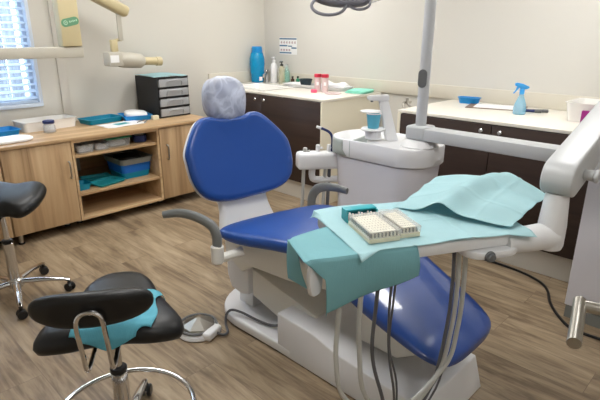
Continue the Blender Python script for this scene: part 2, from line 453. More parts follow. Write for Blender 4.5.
# wall trim strip
struct('trim_1', span(new(), 1.572, 1.640, YW - 0.022, YW, 0.0, ZC, 0.002), m_trim)
# splashbacks (fixed)
struct('trim_2', span(new(), 3.03, XW - 0.02, YW - 0.02, YW, 0.90, 1.012, 0.002), m_splash)
struct('trim_3', span(new(), XW - 0.02, XW, 0.1, YW, 0.90, 1.006, 0.002), m_splash)
# stand at the right hand edge, made up to carry the door lever
d = thing('standin_trolley', 'made-up steel stand carrying a bent tube door lever at the right edge of the photo', 'standin_trolley', (1.10, -0.20, 0))
b = new()
tube(b, [(0.862, 0.014, 0.80), (0.862, 0.014, 0.985), (0.858, 0.026, 1.002), (0.836, 0.09, 1.004), (0.812, 0.164, 1.004)], 0.0095, 16)
tube(b, [(0.820, 0.1725, 1.0062), (0.80, 0.1675, 1.003), (0.77, 0.160, 1.000), (0.708, 0.1455, 0.995)], 0.0098, 16)
lathe(b, [(0, -0.0098), (0.007, -0.007), (0.0098, 0), (0.007, 0.007), (0, 0.0098)], (0.812, 0.1705, 1.0045), 14)
obj('handle', b, m_steel, d)
for zz in (0.30, 0.80):
    obj('shelf', prism(new(), rrect(0.50, 0.40, 0.03, 5, 1.10, -0.195), zz - 0.018, zz, None, 0.003), m_steel, d)
for px in (0.862, 1.338):
    for py in (0.0, -0.385):
        obj('post', cyl(new(), (px, py, 0.085), (px, py, 0.83), 0.011, 14), m_steel, d)
        b = new(); cyl(b, (px - 0.012, py, 0.035), (px + 0.012, py, 0.035), 0.035, 20, bev=0.004); box(b, (px, py, 0.072), (0.034, 0.03, 0.028), bev=0.004)
        obj('caster', b, m_blkp, d)
# ceiling lights; the last two are fill panels added to brighten the near side
for i, (x, y) in enumerate(((3.1, 0.85), (2.0, 2.2), (1.1, 3.2), (3.0, 3.2), (0.9, 1.1), (0.5, -0.85))):
    t = thing('ceiling_and_fill_light', ['square ceiling light panel above the white corner cabinet', 'square ceiling light panel above the blue chair', 'square ceiling light panel beside the window', 'square ceiling light panel above the corner sink', 'square fill light panel added above the near black stool', 'square fill light panel added nearest the front wall'][i], 'light', (x, y, ZC))
    b = new()
    for sx in (-1, 1): span(b, x + sx * 0.3 - 0.015, x + sx * 0.3 + 0.015, y - 0.315, y + 0.315, ZC - 0.025, ZC - 0.001); span(b, x - 0.285, x + 0.285, y + sx * 0.3 - 0.015, y + sx * 0.3 + 0.015, ZC - 0.025, ZC - 0.001)
    obj('frame', b, m_white, t); obj('diffuser', span(new(), x - 0.285, x + 0.285, y - 0.285, y + 0.285, ZC - 0.018, ZC - 0.006), m_panel, t)

# ================================================================== LEFT BENCH
BY0, BY1, BT = 3.59, YW - 0.002, 0.70
o = tag(obj('worktop', span(new(), -0.45, 2.56, BY0 - 0.012, BY1, BT - 0.022, BT, 0.002), m_oak_h), 'long oak worktop along the left wall under the window', 'worktop')
def handle(c, parent):
    b = new(); x, y, z = c
    tube(b, [(x, y, z + 0.058), (x, y - 0.026, z + 0.055), (x, y - 0.028, z), (x, y - 0.026, z - 0.055), (x, y, z - 0.058)], 0.006, 8, smooth=4)
    return obj('handle', b, m_steel, parent)
def carcass(name, label, x0, x1, shelves=(), door=None, cat='cabinet', hx=None, legs=True):
    t = thing(name, label, cat, ((x0 + x1) / 2, (BY0 + BY1) / 2, 0))
    p = 0.018; z0, z1 = 0.074, BT - 0.023; yb = BY0 + (0.02 if door else 0.0)
    b = new()
    span(b, x0, x0 + p, yb, BY1, z0, z1); span(b, x1 - p, x1, yb, BY1, z0, z1)
    span(b, x0 + p, x1 - p, yb, BY1, z0, z0 + p); span(b, x0 + p, x1 - p, yb, BY1, z1 - p, z1)
    span(b, x0 + p, x1 - p, BY1 - 0.012, BY1, z0 + p, z1 - p)
    obj('carcass', b, m_oak_h if shelves else m_oak_v, t)
    for z in shelves:
        obj('shelf', span(new(), x0 + p, x1 - p, yb + 0.012, BY1 - 0.012, z - 0.02, z, 0.001), m_oak_h, t)
    if door:
        a, c = door
        dd = obj('door', span(new(), a, c, BY0, BY0 + 0.019, z0 + 0.004, z1 - 0.003, 0.0015), m_oak_v, t)
        if hx: handle((hx, BY0, 0.475), dd)
    if legs:
        for lx in (x0 + 0.045, x1 - 0.045):
            for ly in ((BY0 + 0.05 if abs(lx - 0.929) < 0.02 else BY0 + 0.17), BY1 - 0.06):
                l = obj('leg', cyl(new(), (lx, ly, 0.012), (lx, ly, z0 + 0.001), 0.017, 16), m_steel, t)
                obj('foot', cyl(new(), (lx, ly, 0.0), (lx, ly, 0.0125), 0.022, 16, bev=0.002), m_blkp, l)
    return t
carcass('base_cabinet', 'oak base cabinet cut by the left edge of the photo behind the stool', -0.45, 0.880, door=(0.22, 0.876), hx=0.26)
carcass('base_cabinet', 'oak cabinet with one wide plain door left of the open shelves', 0.884, 1.338, door=(0.887, 1.338), hx=1.306)
carcass('shelf_unit', 'open oak shelf unit holding tubs and trays under the worktop', 1.342, 2.036, shelves=(0.565, 0.278), cat='shelf unit')
carcass('base_cabinet', 'oak cabinet with one door right of the open shelves behind the blue backrest', 2.040, 2.55, door=(2.043, 2.545), hx=2.10)

# things on the bench
def tray_bm(cx, cy, z, w, d, h, rot=0, wall=0.004, flare=0.012, r=0.02):
    b = new(); M = Matrix.Translation((cx, cy, z)) @ Matrix.Rotation(R(rot), 4, 'Z')
    o0 = rrect(w - 2 * flare, d - 2 * flare, r); o1 = rrect(w, d, r + flare * 0.5)
    i1 = rrect(w - 2 * wall, d - 2 * wall, r + flare * 0.3); i0 = rrect(w - 2 * flare - 2 * wall, d - 2 * flare - 2 * wall, r * 0.8)
    rim = rrect(w + 0.01, d + 0.01, r + flare * 0.5)
    L = lambda P, zz: [M @ V((x, y, zz)) for x, y in P]
    loft(b, [L(o0, 0), L(o1, h - 0.003), L(rim, h - 0.003), L(rim, h), L(i1, h), L(i0, wall)])
    bmesh.ops.recalc_face_normals(b, faces=b.faces)
    return b
def single(name, bm, m, label, cat, base, group=None, **k):
    return tag(obj(name, bm, m, base=base, **k), label, cat, group)
single('instrument_tray', tray_bm(0.98, 4.02, BT, 0.30, 0.20, 0.045, 4), m_bluet, 'bright blue plastic tray at the left end of the worktop below the window', 'tray', (0.98, 4.02, BT))
b = new(); pillow(b, rrect(0.34, 0.20, 0.09), 0.022, Matrix.Translation((0.98, 3.76, BT + 0.0115)) @ Matrix.Rotation(R(4), 4, 'Z'), 0.006)
single('white_cushion_pack', b, m_paper, 'flat rounded white pack at the left front edge of the worktop', 'pack', (0.98, 3.76, BT))
b = tray_bm(1.365, 4.10, BT, 0.41, 0.21, 0.075, 5, 0.003, 0.01, 0.025)
single('storage_tub', b, m_bin, 'milky white plastic tub behind the blue capped jar', 'tub', (1.42, 4.12, BT))
t = thing('lidded_jar', 'small clear jar with a blue lid in front of the white tub', 'jar', (1.32, 3.90, BT))
b = new(); lathe(b, [(0, 0), (0.042, 0), (0.044, 0.004), (0.042, 0.05), (0.036, 0.062), (0.036, 0.068), (0.033, 0.068), (0.033, 0.06), (0.039, 0.048), (0.04, 0.006), (0, 0.006)], (1.32, 3.90, BT)); obj('jar_body', b, m_clear, t)
b = new(); lathe(b, [(0, 0.0683), (0.039, 0.0683), (0.041, 0.073), (0.041, 0.086), (0.037, 0.09), (0, 0.09)], (1.32, 3.90, BT)); obj('lid', b, m_navy, t)
single('instrument_tray', tray_bm(1.79, 4.07, BT, 0.31, 0.19, 0.04, 8), m_tealp, 'dark teal plastic tray at the middle of the oak worktop', 'tray', (1.84, 4.09, BT))
def paper_stack(c, w, d, h, rot, n=3):
    b = new()
    for i in range(n):
        box(b, (c[0] + 0.004 * i, c[1] - 0.003 * i, c[2] + h * (i + 0.5) / n), (w, d, h / n - 0.0002), (0, 0, R(rot + 5 * i - 3)))
    return b
single('paper_sheets', paper_stack((1.86, 3.85, BT), 0.33, 0.19, 0.004, 6), m_paper, 'loose white printed sheets lying in front of the teal tray', 'paper', (1.86, 3.85, BT))
b = new(); box(b, (1.86, 3.85, BT + 0.0046), (0.12, 0.07, 0.0008), (0, 0, R(10)))
single('printed_card', b, m_tealp2, 'small grey green printed card on the white sheets', 'card', (1.86, 3.85, BT + 0.004))
for k, (px, py, a) in enumerate(((2.02, 3.83, 35), (2.05, 3.80, 50))):
    b = new(); cyl(b, (px - 0.06 * math.cos(R(a)), py - 0.06 * math.sin(R(a)), BT + 0.0098), (px + 0.06 * math.cos(R(a)), py + 0.06 * math.sin(R(a)), BT + 0.0098), 0.004, 10)
    single('pen', b, m_grey, ['dark pen on the white sheets nearer the window', 'dark pen on the white sheets nearer the drawer tower'][k], 'pen', (px, py, BT + 0.006), 'pens on the white sheets')
single('instrument_tray', tray_bm(2.075, 4.03, BT, 0.24, 0.24, 0.04, -14), m_bluet, 'bright blue tray holding white packs beside the black drawer tower', 'tray', (2.065, 4.03, BT))
b = new(); pillow(b, rrect(0.19, 0.18, 0.07), 0.035, Matrix.Translation((2.08, 4.02, BT + 0.042)) @ Euler((R(5), R(4), R(-20))).to_matrix().to_4x4(), 0.012)
single('paper_pack', b, m_paper, 'white paper pack lying in the blue tray by the drawer tower', 'pack', (2.08, 4.02, BT + 0.02))
single('small_box', box(new(), (2.17, 3.86, BT + 0.0185), (0.055, 0.04, 0.036), (0, 0, R(-6)), 0.003), m_ivory, 'tiny cream box at the front corner of the black drawer tower', 'box', (2.17, 3.86, BT))
# drawer tower
DX0, DX1, DY0, DY1, DH = 2.215, 2.535, 3.885, 4.215, 0.346
t = thing('drawer_tower', 'black desktop drawer tower with four clear drawers on the oak worktop', 'drawer tower', ((DX0 + DX1) / 2, (DY0 + DY1) / 2, BT))
b = new()
span(b, DX0, DX0 + 0.008, DY0, DY1, BT, BT + DH); span(b, DX1 - 0.008, DX1, DY0, DY1, BT, BT + DH); span(b, DX0, DX1, DY1 - 0.008, DY1, BT, BT + DH)
for i in range(5): span(b, DX0, DX1, DY0 - 0.004, DY1, BT + 0.001 + i * 0.0832, BT + 0.013 + i * 0.0832)
obj('casing', b, m_blkp, t); t.rotation_euler = (0, 0, R(4))
for i in range(4):
    z0 = BT + 0.0145 + i * 0.0832
    b = new()
    span(b, DX0 + 0.012, DX1 - 0.012, DY0 - 0.012, DY0 - 0.008, z0, z0 + 0.064, 0.001)
    span(b, DX0 + 0.012, DX1 - 0.012, DY0 - 0.008, DY1 - 0.02, z0, z0 + 0.003)
    span(b, DX0 + 0.012, DX0 + 0.015, DY0 - 0.008, DY1 - 0.02, z0, z0 + 0.055); span(b, DX1 - 0.015, DX1 - 0.012, DY0 - 0.008, DY1 - 0.02, z0, z0 + 0.055)
    dr = obj('drawer', b, m_smoke, t)
    b = new(); xm = (DX0 + DX1) / 2
    tube(b, [(xm - 0.08, DY0 - 0.013, z0 + 0.008), (xm - 0.077, DY0 - 0.02, z0 + 0.038), (xm - 0.05, DY0 - 0.024, z0 + 0.05), (xm + 0.05, DY0 - 0.024, z0 + 0.05), (xm + 0.077, DY0 - 0.02, z0 + 0.038), (xm + 0.08, DY0 - 0.013, z0 + 0.008)], 0.006, 8, smooth=4)
    obj('drawer_pull', b, m_smoke, dr)
    b = new()
    for k in range(5):
        px = xm + random.uniform(-0.1, 0.1); box(b, (px, DY0 + 0.06 + 0.03 * k, z0 + 0.018), (0.05, 0.03, 0.028), (0, 0, random.random()), 0.003)
    obj('drawer_contents', b, m_grey, dr)
b = new()
sheet(b, lambda u, v: V((DX0 - 0.01 + 0.33 * u, DY0 + 0.0 + 0.33 * v, BT + DH + 0.004 + 0.003 * math.sin(7 * u + 3 * v) + (0.008 * (v - 0.5)))), 14, 14)
single('paper_napkin', b, m_teal2, 'pale teal paper napkin lying on top of the black drawer tower', 'napkin', ((DX0 + DX1) / 2, (DY0 + DY1) / 2, BT + DH + 0.001), solid=0.0015)
# shelf contents: upper shelf z=.565, lower z=.285
def tub(x, y, z, w, d, h, m, lid=None, label='', cat='box'):
    t = thing('lidded_box', label, cat, (x, y, z))
    obj('box_body', tray_bm(x, y, z, w, d, h, 0, 0.003, 0.006, 0.015), m, t)
    b = new(); box(b, (x, y, z + h * 0.35), (w * 0.7, d * 0.6, h * 0.55), (0, 0, 0.1), 0.01); obj('box_contents', b, m_paper, t)
    if lid: obj('lid', box(new(), (x, y, z + h + 0.006), (w + 0.012, d + 0.012, 0.012), bev=0.004), lid, t)
    return t
tub(1.46, 3.70, 0.565, 0.13, 0.14, 0.058, m_clear, None, 'small clear open box at the left front of the upper shelf')
tub(1.59, 3.70, 0.565, 0.11, 0.13, 0.052, m_clear, None, 'small clear open box between the tall cup and the green lidded box')
tub(1.735, 3.74, 0.565, 0.19, 0.16, 0.062, m_clear, m_green, 'clear box with a green lid on the upper shelf')
single('plastic_cup', lathe(new(), [(0, 0), (0.026, 0), (0.032, 0.066), (0.029, 0.066), (0.024, 0.003), (0, 0.003)], (1.50, 3.90, 0.565)), m_tube, 'pale upright plastic cup at the left back of the upper shelf', 'cup', (1.50, 3.90, 0.565))
single('dark_case', box(new(), (1.63, 3.96, 0.588), (0.13, 0.09, 0.045), bev=0.008), m_blkp, 'black case at the back of the upper shelf', 'case', (1.63, 3.96, 0.565))
t = thing('round_pot', 'navy round pot with pale lid at the right of the upper shelf', 'pot', (1.935, 3.72, 0.565))
obj('pot_body', lathe(new(), [(0, 0), (0.044, 0), (0.055, 0.014), (0.055, 0.058), (0, 0.058)], (1.935, 3.72, 0.565)), m_navy, t)
obj('lid', lathe(new(), [(0, 0.0585), (0.042, 0.0585), (0.043, 0.078), (0.036, 0.084), (0, 0.084)], (1.935, 3.72, 0.565)), m_basin, t)
single('pouch', pillow(new(), rrect(0.09, 0.07, 0.03), 0.05, Matrix.Translation((1.85, 3.92, 0.592)), 0.006), m_navy, 'navy soft pouch behind the round pot on the upper shelf', 'pouch', (1.85, 3.92, 0.565))
single('small_tub', tray_bm(1.42, 3.72, 0.278, 0.12, 0.13, 0.05, 0), m_tealp, 'small deep teal tub at the left of the lower shelf', 'tub', (1.42, 3.72, 0.278))
single('instrument_tray', tray_bm(1.615, 3.90, 0.278, 0.22, 0.14, 0.022, -8), m_tealp2, 'flat aqua tray lying behind on the lower shelf', 'tray', (1.64, 3.88, 0.278))
single('instrument_tray', tray_bm(1.63, 3.73, 0.278, 0.24, 0.17, 0.02, 12), m_tealp2, 'flat aqua tray at the front of the lower shelf', 'tray', (1.665, 3.735, 0.278))
t = thing('collapsible_basin', 'blue folding basin with a grey rim on the lower shelf', 'basin', (1.88, 3.86, 0.278))
obj('basin_foot', tray_bm(1.88, 3.84, 0.278, 0.25, 0.26, 0.05, 0, 0.004, 0.008, 0.03), m_tealp, t)
obj('basin_wall', tray_bm(1.88, 3.84, 0.3285, 0.265, 0.29, 0.072, 0, 0.004, 0.008, 0.03), m_basinb, t)
obj('basin_rim', tray_bm(1.875, 3.84, 0.401, 0.285, 0.34, 0.045, 0, 0.006, 0.008, 0.035), m_basin, t)
b = new()
for k in range(7): box(b, (1.80 + 0.025 * k, 3.80 + 0.03 * (k % 3), 0.405), (0.05, 0.07, 0.03), (0.1 * k, 0.05 * k, k), 0.006)
single('dark_cloth', pillow(new(), rrect(0.2, 0.2, 0.06), 0.03, Matrix.Translation((1.88, 3.86, 0.425)), 0.008), m_blkp, 'dark cloth bundle inside the blue folding basin', 'cloth', (1.88, 3.86, 0.4)); b.free()

# ================================================================== RIGHT COUNTERS
CX, CT = 2.99, 0.90
def knob(x, y, z, parent):
    b = new(); lathe(b, [(0, 0), (0.006, 0), (0.006, 0.012), (0.013, 0.016), (0.015, 0.022), (0.011, 0.028), (0, 0.029)], (x, y, z), 18, Matrix.Rotation(R(-90), 4, 'Y'))
    return obj('knob', b, m_chrome, parent)
CB = XW - 0.021
b = new()
span(b, CX + 0.006, CB, 2.675, 3.50, CT - 0.02, CT, 0.002)
span(b, CX + 0.006, CX + 0.11, 3.50, YW - 0.022, CT - 0.02, CT, 0.002); span(b, CX + 0.50, CB, 3.50, YW - 0.022, CT - 0.02, CT, 0.002); span(b, CX + 0.11, CX + 0.5, 4.05, YW - 0.022, CT - 0.02, CT, 0.002)
tag(obj('worktop', b, m_cream), 'cream worktop with the inset sink in the far corner', 'worktop')
t = thing('sink', 'white inset sink in the corner worktop', 'sink', (CX + 0.3, 3.78, CT))
b = new()
M = Matrix.Translation((CX + 0.305, 3.775, CT))
L = lambda P, zz: [M @ V((x, y, zz)) for x, y in P]
loft(b, [L(rrect(0.42, 0.58, 0.05), 0.001), L(rrect(0.43, 0.59, 0.055), 0.005), L(rrect(0.41, 0.57, 0.05), 0.011), L(rrect(0.36, 0.50, 0.06), 0.009), L(rrect(0.33, 0.46, 0.07), -0.03), L(rrect(0.28, 0.40, 0.08), -0.15)], cap0=False)
bmesh.ops.recalc_face_normals(b, faces=b.faces)
obj('basin', b, m_grime, t)
obj('drain', cyl(new(), (CX + 0.305, 3.775, CT - 0.149), (CX + 0.305, 3.775, CT - 0.146), 0.03), m_chrome, t)
def counter_cab(label, y0, y1, splits, endpanel, knobs):
    t = thing('counter_cabinet', label, 'cabinet', (CX + 0.4, (y0 + y1) / 2, 0))
    b = new(); z0, z1 = 0.16, CT - 0.021
    span(b, CX + 0.022, CB, y0, y1, z0, z0 + 0.018); span(b, CX + 0.022, CB, y1 - 0.018, y1, z0, z1); span(b, CX + 0.022, CB, y0, y0 + 0.018, z0, z1); span(b, CB - 0.012, CB, y0, y1, z0, z1)
    obj('carcass', b, m_wenge, t)
    obj('kickboard', span(new(), CX + 0.035, CX + 0.05, y0, y1, 0.0, z0), m_kick, t)
    for e in endpanel: obj('end_panel', span(new(), CX - 0.002, CB, e[0], e[1], 0.0, z1, 0.001), m_creamp, t)
    for (a, c) in splits:
        dd = obj('door', span(new(), CX, CX + 0.02, a + 0.002, c - 0.002, z0 + 0.002, z1 - 0.004, 0.001), m_wenge, t)
        for k in knobs:
            if a < k < c: knob(CX, k, 0.838, dd)
    return t
counter_cab('dark brown two door sink cabinet with cream end panel in the far corner', 2.70, 4.245, ((2.70, 3.425), (3.425, 4.245)), ((2.682, 2.699),), (3.485, 3.365))
counter_cab('dark brown cabinet with knobs below the spray bottle and clipboard', 0.11, 1.945, ((0.11, 0.62), (0.62, 1.285), (1.285, 1.945)), ((1.946, 1.968),), (1.345, 1.225))
tag(obj('worktop', span(new(), CX + 0.006, CB, 0.1, 1.975, CT - 0.02, CT, 0.002), m_cream), 'cream worktop carrying the spray bottle and clipboard', 'worktop')
t = thing('corner_cabinet', 'tall white cabinet with grey plinth at the right edge behind the steel handle', 'cabinet', (2.85, 0.33, 0))
obj('cabinet_body', span(new(), 2.60, 2.955, 0.06, 0.615, 0.075, 1.02, 0.003), m_lilac, t)
obj('plinth', span(new(), 2.61, 2.955, 0.06, 0.61, 0.0, 0.075), m_basin, t)

# --- on the corner counter
t = thing('drinks_bottle', 'tall cyan blue drinking bottle in the room corner', 'bottle', (3.60, 4.17, CT))
c = (3.60, 4.17, CT)
obj('bottle_body', lathe(new(), [(0, 0.001), (0.062, 0.001), (0.068, 0.01), (0.068, 0.085), (0.075, 0.105), (0.082, 0.19), (0.078, 0.25), (0.064, 0.30), (0.058, 0.307), (0, 0.307)], c), m_bottle, t)
obj('screw_cap', lathe(new(), [(0, 0.3075), (0.056, 0.3075), (0.058, 0.315), (0.054, 0.362), (0.046, 0.368), (0, 0.368)], c), m_bluet, t)
b = new(); box(b, (3.585, 4.099, CT + 0.04), (0.035, 0.002, 0.04), (0, 0, R(-15))); obj('sticker', b, m_paper, t)
t = thing('sink_tap', 'chrome tap standing behind the corner sink', 'tap', (3.64, 4.06, CT))
b = new(); cyl(b, (3.64, 4.06, CT), (3.64, 4.06, CT + 0.09), 0.018, bev=0.002); tube(b, [(3.64, 4.06, CT + 0.075), (3.60, 4.03, CT + 0.11), (3.53, 3.98, CT + 0.10), (3.50, 3.96, CT + 0.07)], 0.010, 10, smooth=5)
obj('spout', b, m_chrome, t)
b = new(); lathe(b, [(0, 0.091), (0.022, 0.091), (0.026, 0.11), (0.02, 0.128), (0, 0.13)], (3.64, 4.06, CT), 16); tube(b, [(3.64, 4.06, CT + 0.12), (3.62, 4.02, CT + 0.135), (3.60, 3.99, CT + 0.137)], 0.006, 8)
obj('tap_lever', b, m_chrome, t)
def pump(name, label, c, r, h, mb, mp, neck=0.3, ang=200):
    t = thing(name, label, 'bottle', c)
    obj('bottle_body', lathe(new(), [(0, 0), (r * 0.9, 0), (r, 0.006), (r, h * 0.62), (r * 0.8, h * 0.72), (r * 0.42, h * 0.78), (r * 0.42, h * 0.8), (0, h * 0.8)], c, 24), mb, t)
    b = new(); lathe(b, [(0, h * 0.801), (r * 0.5, h * 0.801), (r * 0.5, h * 0.87), (r * 0.2, h * 0.88), (r * 0.2, h * 0.955), (0, h * 0.955)], c, 16)
    box(b, (c[0] + 0.012 * math.cos(R(ang)), c[1] + 0.012 * math.sin(R(ang)), c[2] + h * 0.975), (0.05, 0.018, h * 0.05), (0, 0, R(ang)), 0.003)
    obj('pump_head', b, mp, t); return t
pump('soap_pump', 'white pump bottle standing between the tap and the clear soap bottle', (3.66, 3.975, CT), 0.036, 0.268, m_white, m_white)
pump('soap_pump', 'clear soap bottle with black pump below the wall notice', (3.68, 3.875, CT), 0.034, 0.225, m_amber, m_blkp)
t = thing('mouthwash_bottle', 'pale green clear bottle behind the black pump', 'bottle', (3.735, 3.86, CT))
obj('bottle_body', lathe(new(), [(0, 0), (0.034, 0), (0.036, 0.006), (0.036, 0.11), (0.016, 0.15), (0.014, 0.17), (0, 0.17)], (3.735, 3.86, CT)), m_greeng, t)
obj('screw_cap', cyl(new(), (3.735, 3.86, CT + 0.1705), (3.735, 3.86, CT + 0.195), 0.017, bev=0.002), m_clear, t)
for k, (x, y, m, lab) in enumerate(((3.70, 3.735, m_brown, 'small brown glass bottle beside the green one'), (3.74, 3.70, m_green, 'small green bottle right of the brown glass bottle'))):
    t = thing('dropper_bottle', lab, 'bottle', (x, y, CT))
    obj('bottle_body', lathe(new(), [(0, 0), (0.018, 0), (0.019, 0.004), (0.019, 0.05), (0.009, 0.06), (0.009, 0.064), (0, 0.064)], (x, y, CT), 18), m, t)
    obj('screw_cap', cyl(new(), (x, y, CT + 0.0645), (x, y, CT + 0.082), 0.011, 14, bev=0.001), m_blkp, t)
single('setup_tray', tray_bm(3.60, 3.30, CT, 0.20, 0.74, 0.034, 5, 0.004, 0.02, 0.03), m_white, 'long white shallow tray along the corner worktop', 'tray', (3.60, 3.30, CT))
single('mixing_bowl', lathe(new(), [(0, 0), (0.038, 0), (0.045, 0.006), (0.062, 0.06), (0.066, 0.075), (0.060, 0.075), (0.056, 0.06), (0.038, 0.012), (0, 0.01)], (3.60, 3.45, CT + 0.0045)), m_bowl, 'dark rubber mixing bowl standing in the long white tray', 'bowl', (3.60, 3.45, CT + 0.0045))
for k, (x, y, lab) in enumerate(((3.395, 3.105, 'red capped frosted tube nearer the dark bowl'), (3.41, 3.030, 'red capped frosted tube nearer the green cloth'))):
    t = thing('powder_tube', lab, 'tube', (x, y, CT), 'red capped tubes on the corner worktop')
    cz = CT
    obj('tube_body', lathe(new(), [(0, 0), (0.030, 0), (0.030, 0.128), (0, 0.128)], (x, y, cz), 20), m_tube, t)
    obj('screw_cap', cyl(new(), (x, y, cz + 0.1285), (x, y, cz + 0.158), 0.033, 20, bev=0.003), m_red, t)
    b = new(); box(b, (x - 0.0235, y - 0.0205, cz + 0.075), (0.022, 0.002, 0.03), (0, 0, R(-48))); obj('tube_label', b, m_paper, t)
single('tube_cap', cyl(new(), (3.325, 3.085, CT), (3.325, 3.085, CT + 0.028), 0.028, 20, bev=0.003), m_pink, 'loose pink cap on the worktop in front of the red capped tubes', 'cap', (3.325, 3.085, CT))
b = new(); 
sheet(b, lambda u, v: V((3.60 + 0.12 * (u - .5) + 0.02 * math.sin(9 * v), 3.10 + 0.34 * (v - .5), CT + 0.035 + 0.03 * math.sin(PI * u) * (0.6 + 0.5 * math.sin(11 * v)) + 0.022 * math.sin(PI * v))), 10, 18)
single('crumpled_tissue', b, m_paper, 'crumpled white tissue on the long tray behind the red capped tubes', 'tissue', (3.60, 3.10, CT + 0.02), solid=0.0015)
single('round_lid', lathe(new(), [(0, 0), (0.07, 0), (0.075, 0.003), (0.075, 0.007), (0.06, 0.01), (0, 0.008)], (3.37, 2.90, CT)), m_tube, 'pinkish clear round lid near the corner of the worktop', 'lid', (3.37, 2.90, CT))  # loose clear lid lying flat, not a dish
b = new()
for k in range(3): pillow(b, rrect(0.24, 0.20, 0.05), 0.008, Matrix.Translation((3.62 + 0.006 * k, 2.805 - 0.004 * k, CT + 0.0045 + 0.0085 * k)) @ Matrix.Rotation(R(8 + 5 * k), 4, 'Z'), 0.002)
single('folded_cloth', b, m_mint, 'folded mint green cloth at the open end of the corner worktop', 'cloth', (3.62, 2.80, CT))
# notice on the wall
t = thing('wall_notice', 'small printed notice with dark bars on the right wall above the sink', 'notice', (XW, 3.9, 1.28))
obj('sheet', span(new(), XW - 0.003, XW, 3.772, 4.03, 1.19, 1.358), m_paper, t)
b = new(); X0, X1 = XW - 0.0042, XW - 0.003
span(b, X0, X1, 3.775, 4.028, 1.338, 1.352); span(b, X0, X1, 3.91, 4.028, 1.270, 1.283); span(b, X0, X1, 3.84, 3.90, 1.268, 1.278); span(b, X0, X1, 3.775, 3.85, 1.248, 1.262); span(b, X0, X1, 3.85, 4.028, 1.199, 1.212)
obj('printed_bars', b, m_ink, t)
b = new()
for k in range(6):
    y = 3.80 + 0.04 * k
    span(b, X0, X1, y - 0.012, y + 0.004, 1.298, 1.322); span(b, X0, X1, y - 0.004, y + 0.011, 1.303, 1.310)
    if y > 3.85: span(b, X0, X1, y - 0.012, y + 0.012, 1.224, 1.244)
obj('printed_pictures', b, m_red_ink, t)

# --- on the other counter
single('kidney_dish', tray_bm(3.66, 1.775, CT, 0.10, 0.165, 0.045, 10, 0.003, 0.012, 0.04), m_bluet, 'small bright blue dish on the counter beside the clipboard', 'dish', (3.66, 1.775, CT))
t = thing('clipboard', 'brown clipboard with white sheet on the counter behind the spray bottle', 'clipboard', (3.68, 1.45, CT))
obj('board', box(new(), (3.60, 1.53, CT + 0.002), (0.26, 0.40, 0.004), (0, 0, R(17)), 0.001), m_wood_clip, t)
obj('sheet', box(new(), (3.605, 1.515, CT + 0.0048), (0.22, 0.33, 0.0015), (0, 0, R(17))), m_paper, t)
t = thing('spray_bottle', 'clear blue trigger spray bottle standing on the counter', 'bottle', (3.39, 1.285, CT)); c = (3.39, 1.285, CT)
obj('bottle_body', lathe(new(), [(0, 0), (0.036, 0), (0.041, 0.006), (0.041, 0.04), (0.036, 0.068), (0.024, 0.10), (0.016, 0.12), (0.014, 0.13), (0, 0.13)], c), m_spray, t)
b = new()
cyl(b, (c[0], c[1], CT + 0.1305), (c[0], c[1], CT + 0.165), 0.016, 18, bev=0.003)
Ms = Matrix.Translation((c[0], c[1], CT + 0.163)) @ Matrix.Rotation(R(125), 4, 'Z') @ Matrix.Rotation(R(90), 4, 'X') @ Matrix.Scale(0.85, 4)
prism(b, [(-0.03, 0.0), (-0.05, 0.012), (-0.045, 0.022), (0.0, 0.042), (0.045, 0.05), (0.058, 0.042), (0.056, 0.026), (0.02, 0.012), (0.018, 0.0)], -0.012, 0.012, Ms, 0.003)
sp = obj('spray_head', b, m_sprayb, t)
b = new(); prism(b, [(0.022, 0.014), (0.042, 0.02), (0.05, -0.01), (0.066, -0.032), (0.058, -0.034), (0.038, -0.008)], -0.008, 0.008, Ms, 0.002); obj('trigger', b, m_sprayb, sp)
for k, (x, y, a, m, lab) in enumerate(((3.53, 1.255, 75, m_navy, 'navy marker pen lying behind the spray bottle'), (3.56, 1.22, 55, m_blkp, 'black marker pen lying behind the spray bottle'))):
    t = thing('marker_pen', lab, 'pen', (x, y, CT + 0.001), 'markers behind the spray bottle')
    dx, dy = 0.06 * math.cos(R(-a)), 0.06 * math.sin(R(-a))
    obj('barrel', cyl(new(), (x - dx, y - dy, CT + 0.0112), (x + dx * .3, y + dy * .3, CT + 0.0112), 0.010, 14, bev=0.002), m, t)
    obj('pen_cap', cyl(new(), (x + dx * .31, y + dy * .31, CT + 0.0112), (x + dx, y + dy, CT + 0.0112), 0.011, 14, bev=0.002), m_grey, t)
single('wipes_tub', tray_bm(3.47, 0.875, CT, 0.30, 0.24, 0.115, 0, 0.003, 0.02, 0.03), m_bin, 'milky plastic tub at the right end of the counter', 'tub', (3.47, 0.875, CT))
single('purple_box', box(new(), (3.285, 0.835, CT + 0.04), (0.03, 0.09, 0.08), (0, 0, 0.2), 0.004), m_purple, 'purple packet standing in front of the milky tub', 'packet', (3.285, 0.835, CT))
# hand tap / hose hooks on the end panel
t = thing('air_gun', 'grey air gun with hose hung at the left end of the counter', 'air gun', (3.12, 1.99, 0.9))
b = new(); tube(b, [(3.09, 1.985, 0.90), (3.10, 2.0, 0.925), (3.14, 2.01, 0.935), (3.20, 2.0, 0.93)], 0.011, 10, smooth=4); cyl(b, (3.15, 2.0, 0.93), (3.15, 2.0, 0.965), 0.012); cyl(b, (3.15, 1.97, 0.905), (3.15, 2.0, 0.93), 0.010)
obj('gun_body', b, m_steel, t)
b = new(); tube(b, [(3.09, 1.985, 0.90), (3.07, 1.995, 0.82), (3.08, 1.995, 0.70), (3.10, 1.995, 0.5), (3.15, 2.0, 0.2), (3.25, 2.0, 0.012)], 0.010, 8, smooth=5); obj('hose', b, m_splash, t)

